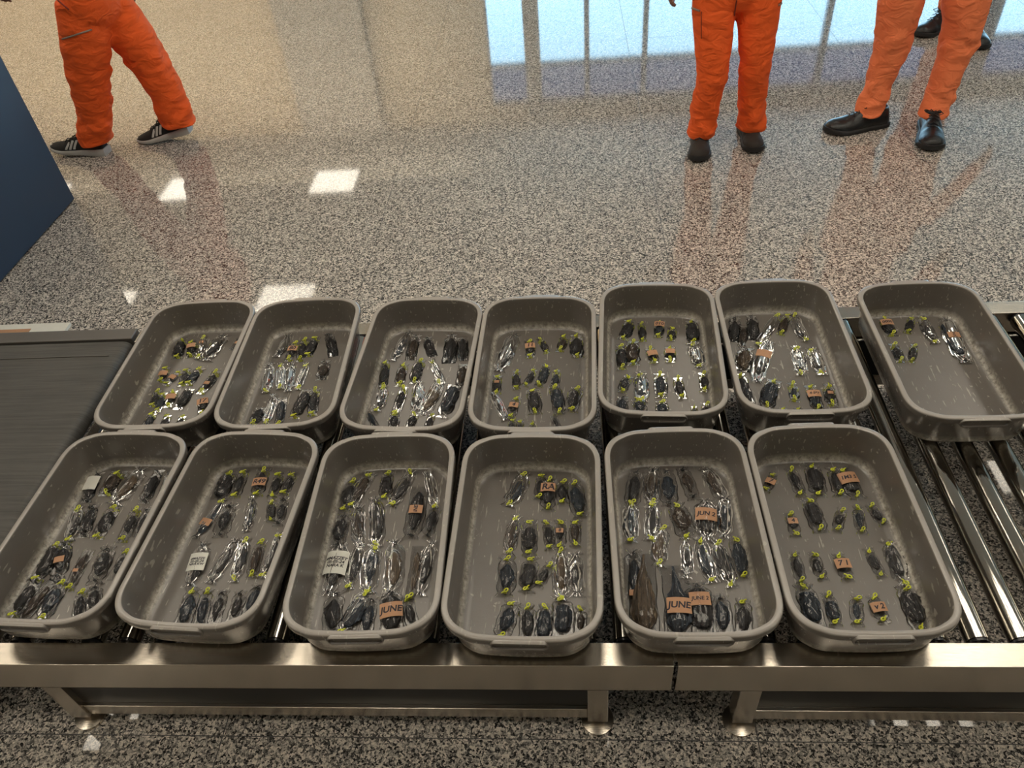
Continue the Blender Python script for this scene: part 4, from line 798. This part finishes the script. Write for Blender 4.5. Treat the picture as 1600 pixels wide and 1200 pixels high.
def person(name_label, facing, waist, legs, shoes, kind, mat, hands, seedv, lean=(0, 0), cuffw=0.062, kneew=0.078, height=1.62, zips=(), skinp='skin'):
    """facing: heading angle of the body. waist: Vector. legs: list of (hip, knee, ankle) Vectors"""
    rnd = random.Random(seedv)
    base = Vector((waist.x, waist.y, 0)); P = empty('person', base, 0, label=name_label, cat='person')
    bpy.context.view_layer.update()
    def toL(mb): mb.v = [(a - base.x, b - base.y, c) for a, b, c in mb.v]; return mb
    fx = Vector((math.cos(facing), math.sin(facing), 0)); lx = Vector((-fx.y, fx.x, 0)); A = facing
    # trousers
    m = MB()
    for li, (hip, knee, ank) in enumerate(legs):
        pts = catmull([hip + Vector((0, 0, 0.05)), hip.lerp(knee, 0.5), knee, knee.lerp(ank, 0.5) - fx * 0.012, ank], 10); n = len(pts); rings = []; ph = [rnd.uniform(0, 6.28) for _ in range(6)]
        for i, c in enumerate(pts):
            t = i / (n - 1)
            rx = lerpkeys([(0, 0.108), (0.25, kneew + 0.020), (0.5, kneew), (0.8, cuffw), (1.0, cuffw * 1.04)], t); ry = rx * lerpkeys([(0, 0.92), (0.5, 0.92), (1, 0.95)], t)
            amp = lerpkeys([(0, 0.01), (0.35, 0.03), (0.5, 0.07), (0.65, 0.03), (0.85, 0.09), (1, 0.07)], t)
            def wr(a, t=t, ph=ph, amp=amp):
                return 2.0 * amp * (noise.noise(Vector((t * 17 + ph[1] + 0.9 * math.sin(a + ph[0]), 1.1 * math.cos(a), 1.1 * math.sin(a) + ph[2]))) * 1.5 + 0.9 * noise.noise(Vector((t * 34 + ph[3] - 1.3 * math.cos(a + ph[2]), 1.6 * math.cos(a), 1.6 * math.sin(a))))) + 0.02 * math.sin(3 * a + ph[4] + t * 5)
            rings.append(loftring(c, rx, ry, A, 32, wr))
        m.rings(rings)
    h0, h1 = legs[0][0], legs[1][0]; pc = (h0 + h1) / 2
    rings = [loftring(pc + Vector((0, 0, z)) + fx * off_, rx, ry, A + PI / 2, 32) for z, rx, ry, off_ in ((-0.085, 0.10, 0.085, 0), (-0.03, 0.165, 0.115, -0.005), (0.05, 0.178, 0.125, -0.01), (0.14, 0.165, 0.118, 0), (0.22, 0.152, 0.11, 0))]
    m.rings(rings)
    tro = toL(m).build('trousers', mat, P); remesh(tro, 0.0085, 4)
    # jacket: torso and sleeves
    sh = pc + Vector((0, 0, 0.22)) + Vector((lean[0], lean[1], 0)); zs = height - 0.30
    m = MB(); T_ = []
    zc = pc.z + 0.15
    for s_, rx, ry in ((0, 0.178, 0.132), (0.2, 0.170, 0.125), (0.5, 0.185, 0.130), (0.8, 0.205, 0.125), (0.93, 0.19, 0.11), (1.0, 0.085, 0.07)):
        c = Vector((pc.x + lean[0] * s_, pc.y + lean[1] * s_, zc + (zs + 0.03 - zc) * s_)); T_.append(loftring(c, rx, ry, A + PI / 2, 32, lambda a, s_=s_: 0.02 * math.sin(4 * a + s_ * 9)))
    m.rings(T_); top = Vector((pc.x + lean[0], pc.y + lean[1], zs))
    arms = []
    for si, (s_, hand) in enumerate(zip((1, -1), hands)):
        shd = top + lx * 0.185 * s_ - Vector((0, 0, 0.03)); wristp = hand; el = (shd + wristp) / 2 + lx * 0.035 * s_ - fx * 0.045
        pts = catmull([shd, el, wristp], 10); m.tube(pts, [0.068 - 0.028 * i / (len(pts) - 1) for i in range(len(pts))], 18); arms.append((shd, el, wristp))
    jac = toL(m).build('jacket', mat, P); remesh(jac, 0.011, 12)
    # body: head, neck, forearms, hands with fingers as one continuous surface (torso and legs run inside the clothes)
    m = MB(); hz = zs + 0.05
    c = top; m.tube([top - Vector((0, 0, 0.1)), top + Vector((0, 0, 0.03)), top + Vector((0, 0, 0.11)) + fx * 0.015], [0.07, 0.055, 0.052], 16)
    hd = top + Vector((0, 0, 0.19)) + fx * 0.025; m.ellipsoid(hd, (0.078, 0.078, 0.108), 20, 14); RZ = Matrix.Rotation(A, 3, 'Z')
    m.ellipsoid(hd + fx * 0.030 - Vector((0, 0, 0.055)), (0.045, 0.045, 0.045), 14, 10)
    m.tube([hd + fx * 0.078 + Vector((0, 0, 0.02)), hd + fx * 0.098 - Vector((0, 0, 0.022)), hd + fx * 0.075 - Vector((0, 0, 0.028))], [0.009, 0.014, 0.012], 8)
    m.ellipsoid(hd + fx * 0.072 - Vector((0, 0, 0.052)), (0.012, 0.024, 0.007), 12, 8, RZ); 
    for s_ in (1, -1): m.ellipsoid(hd + lx * 0.080 * s_ + Vector((0, 0, -0.004)), (0.016, 0.008, 0.030), 10, 8, RZ)
    rings = [loftring(pc + Vector((lean[0] * q, lean[1] * q, -0.05 + q * (zs - pc.z))), rx, ry, A + PI / 2, 20) for q, rx, ry in ((0, 0.12, 0.08), (0.3, 0.125, 0.085), (0.7, 0.15, 0.09), (0.98, 0.13, 0.07), (1.04, 0.06, 0.05))]
    m.rings(rings)
    for (shd, el, wr_), s_ in zip(arms, (1, -1)):
        m.tube(catmull([shd - lx * s_ * 0.05, el, wr_], 8), [0.045 - 0.021 * i / 16 for i in range(17)], 12)
        dn = (wr_ - el).normalized(); side = lx * s_; fwd = side.cross(dn).normalized()
        if fwd.dot(fx) < 0: fwd = -fwd
        palm = wr_ + dn * 0.045; m.tube([wr_ - dn * 0.01, wr_ + dn * 0.02, wr_ + dn * 0.06, wr_ + dn * 0.088], [0.022, 0.026, 0.031, 0.024], 12)
        for k in range(4):
            b0 = wr_ + dn * 0.078 + fwd * (0.027 - 0.018 * k); ln = (0.070, 0.078, 0.072, 0.056)[k]
            m.tube([b0, b0 + dn * ln * 0.45 - side * 0.004, b0 + dn * ln * 0.78 - side * 0.018, b0 + dn * ln * 0.92 - side * 0.034], [0.0092, 0.0088, 0.008, 0.0062], 8)
        b0 = wr_ + dn * 0.025 + fwd * 0.020; m.tube([b0, b0 + fwd * 0.022 + dn * 0.022, b0 + fwd * 0.026 + dn * 0.048 - side * 0.006, b0 + fwd * 0.022 + dn * 0.066 - side * 0.012], [0.012, 0.0105, 0.0095, 0.007], 8)
    for hip, knee, ank in legs: m.tube(catmull([pc + (hip - pc) * 0.9, knee + fx * 0.004, ank, ank - Vector((0, 0, 0.03))], 8), [0.066 - 0.020 * i / 8 if i < 8 else max(0.026, 0.046 - 0.020 * (i - 8) / 6) for i in range(25)], 12)
    bd = toL(m).build('body', skinp, P); remesh(bd, 0.0075, 2)
    m = MB(); m.ellipsoid(hd - fx * 0.012 + Vector((0, 0, 0.018)), (0.083, 0.083, 0.104), 20, 14)
    m.v = [(x, y, max(z, hd.z + 0.005 - 0.03 * ((Vector((x, y, 0)) - Vector((hd.x, hd.y, 0))).dot(-fx) / 0.08))) if (Vector((x, y, 0)) - Vector((hd.x, hd.y, 0))).dot(fx) < 0.03 else (x, y, max(z, hd.z + 0.045)) for x, y, z in m.v]
    toL(m).build('hair', 'hair', P)
    for s_ in (1, -1):
        m = MB().ellipsoid(hd + fx * 0.071 + lx * 0.029 * s_ + Vector((0, 0, 0.006)), (0.010, 0.012, 0.007), 10, 8, RZ); ey = toL(m).build('eye', 'eye', P)
        m = MB().ellipsoid(hd + fx * 0.0795 + lx * 0.029 * s_ + Vector((0, 0, 0.006)), (0.003, 0.0055, 0.0055), 8, 6, RZ); toL(m).build('iris', 'black', ey)
    for (toe, heel, pitch) in shoes: shoe(P, toe, heel, kind, pitch)
    # zips and seams laid on the cloth where the photograph shows them
    if zips:
        bpy.context.view_layer.update(); dg = bpy.context.evaluated_depsgraph_get(); ev = tro.evaluated_get(dg); me = ev.to_mesh()
        bvh = BVHTree.FromPolygons([tro.matrix_world @ v.co for v in me.vertices], [tuple(p.vertices) for p in me.polygons]); ev.to_mesh_clear(); eye = Vector((0, 0, CAMZ))
        for nm, mt, r_, (x0, y0), (x1, y1) in zips:
            pts = []
            for k in range(13):
                h = bvh.ray_cast(eye, ray(x0 + (x1 - x0) * k / 12, y0 + (y1 - y0) * k / 12).normalized())
                if h[0]: pts.append(h[0] + h[1] * r_ * 0.5)
            if len(pts) > 3: toL(MB().tube(pts, r_, 6)).build(nm, mt, P)
    return P
V = Vector
# walker on the left, striding towards the left
person('person in orange work trousers and black running shoes striding left beside the cabinet', PI, V((-2.27, 3.83, 0.9)),
       [(V((-2.27, 3.78, 0.72)), V((-2.385, 3.77, 0.40)), V((-2.515, 3.79, 0.066))), (V((-2.22, 3.92, 0.70)), V((-2.13, 3.92, 0.42)), V((-2.09, 3.91, 0.085)))],
       [(V((-2.79, 3.815, 0.025)), V((-2.47, 3.775, 0.0)), -0.07), (V((-2.345, 3.895, 0.0)), V((-2.045, 3.915, 0.035)), 0.13)], 'run', 'orange',
       [V((-2.44, 3.60, 0.93)), V((-2.16, 4.06, 0.80))], 1, cuffw=0.088, kneew=0.104,
       zips=[('pocket_zip', 'zip', 0.004, (98, 61), (143, 46)), ('pocket_edge', 'seam', 0.004, (90, 0), (108, 15))])
person('person in bright orange work trousers and worn black laced shoes standing facing the trays', -PI / 2, V((0.72, 3.52, 0.9)),
       [(V((0.82, 3.54, 0.70)), V((0.835, 3.50, 0.38)), V((0.862, 3.54, 0.060))), (V((0.625, 3.54, 0.70)), V((0.645, 3.47, 0.38)), V((0.625, 3.49, 0.060)))],
       [(V((0.863, 3.395, 0)), V((0.862, 3.66, 0)), 0), (V((0.595, 3.335, 0)), V((0.635, 3.60, 0)), 0)], 'suede', 'orange',
       [V((1.06, 3.50, 0.80)), V((0.44, 3.52, 0.79))], 2, cuffw=0.066, kneew=0.074,
       zips=[('pocket_zip', 'zip', 0.004, (1073, 9), (1094, 17)), ('pocket_zip', 'zip', 0.004, (1216, 8), (1227, 1)), ('fly_seam', 'seam', 0.003, (1151, 0), (1147, 24)), ('pocket_seam', 'seam', 0.002, (1096, 18), (1096, 60))])
person('person in faded orange work trousers and black leather shoes, feet apart, rightmost in front', -PI / 2 - 0.35, V((1.64, 3.70, 0.9)),
       [(V((1.74, 3.70, 0.70)), V((1.765, 3.66, 0.36)), V((1.70, 3.57, 0.060))), (V((1.48, 3.72, 0.70)), V((1.48, 3.68, 0.36)), V((1.425, 3.62, 0.065)))],
       [(V((1.625, 3.330, 0)), V((1.715, 3.620, 0)), 0), (V((1.225, 3.575, 0)), V((1.520, 3.640, 0)), 0)], 'boot', 'orange2',
       [V((1.99, 3.60, 0.80)), V((1.36, 3.86, 0.84))], 3, cuffw=0.066, kneew=0.086)
person('person standing farther back, only black laced shoes showing behind faded orange trousers', -PI / 2 - 0.25, V((2.30, 4.80, 0.9)),
       [(V((2.32, 4.84, 0.74)), V((2.305, 4.80, 0.42)), V((2.275, 4.70, 0.10))), (V((2.21, 4.88, 0.74)), V((2.215, 4.90, 0.42)), V((2.215, 4.86, 0.10)))],
       [(V((2.285, 4.46, 0)), V((2.30, 4.75, 0)), 0), (V((2.02, 4.71, 0)), V((2.25, 4.88, 0)), 0)], 'boot', 'orange2',
       [V((2.66, 4.75, 0.84)), V((2.05, 5.02, 0.84))], 4, cuffw=0.052, kneew=0.06)
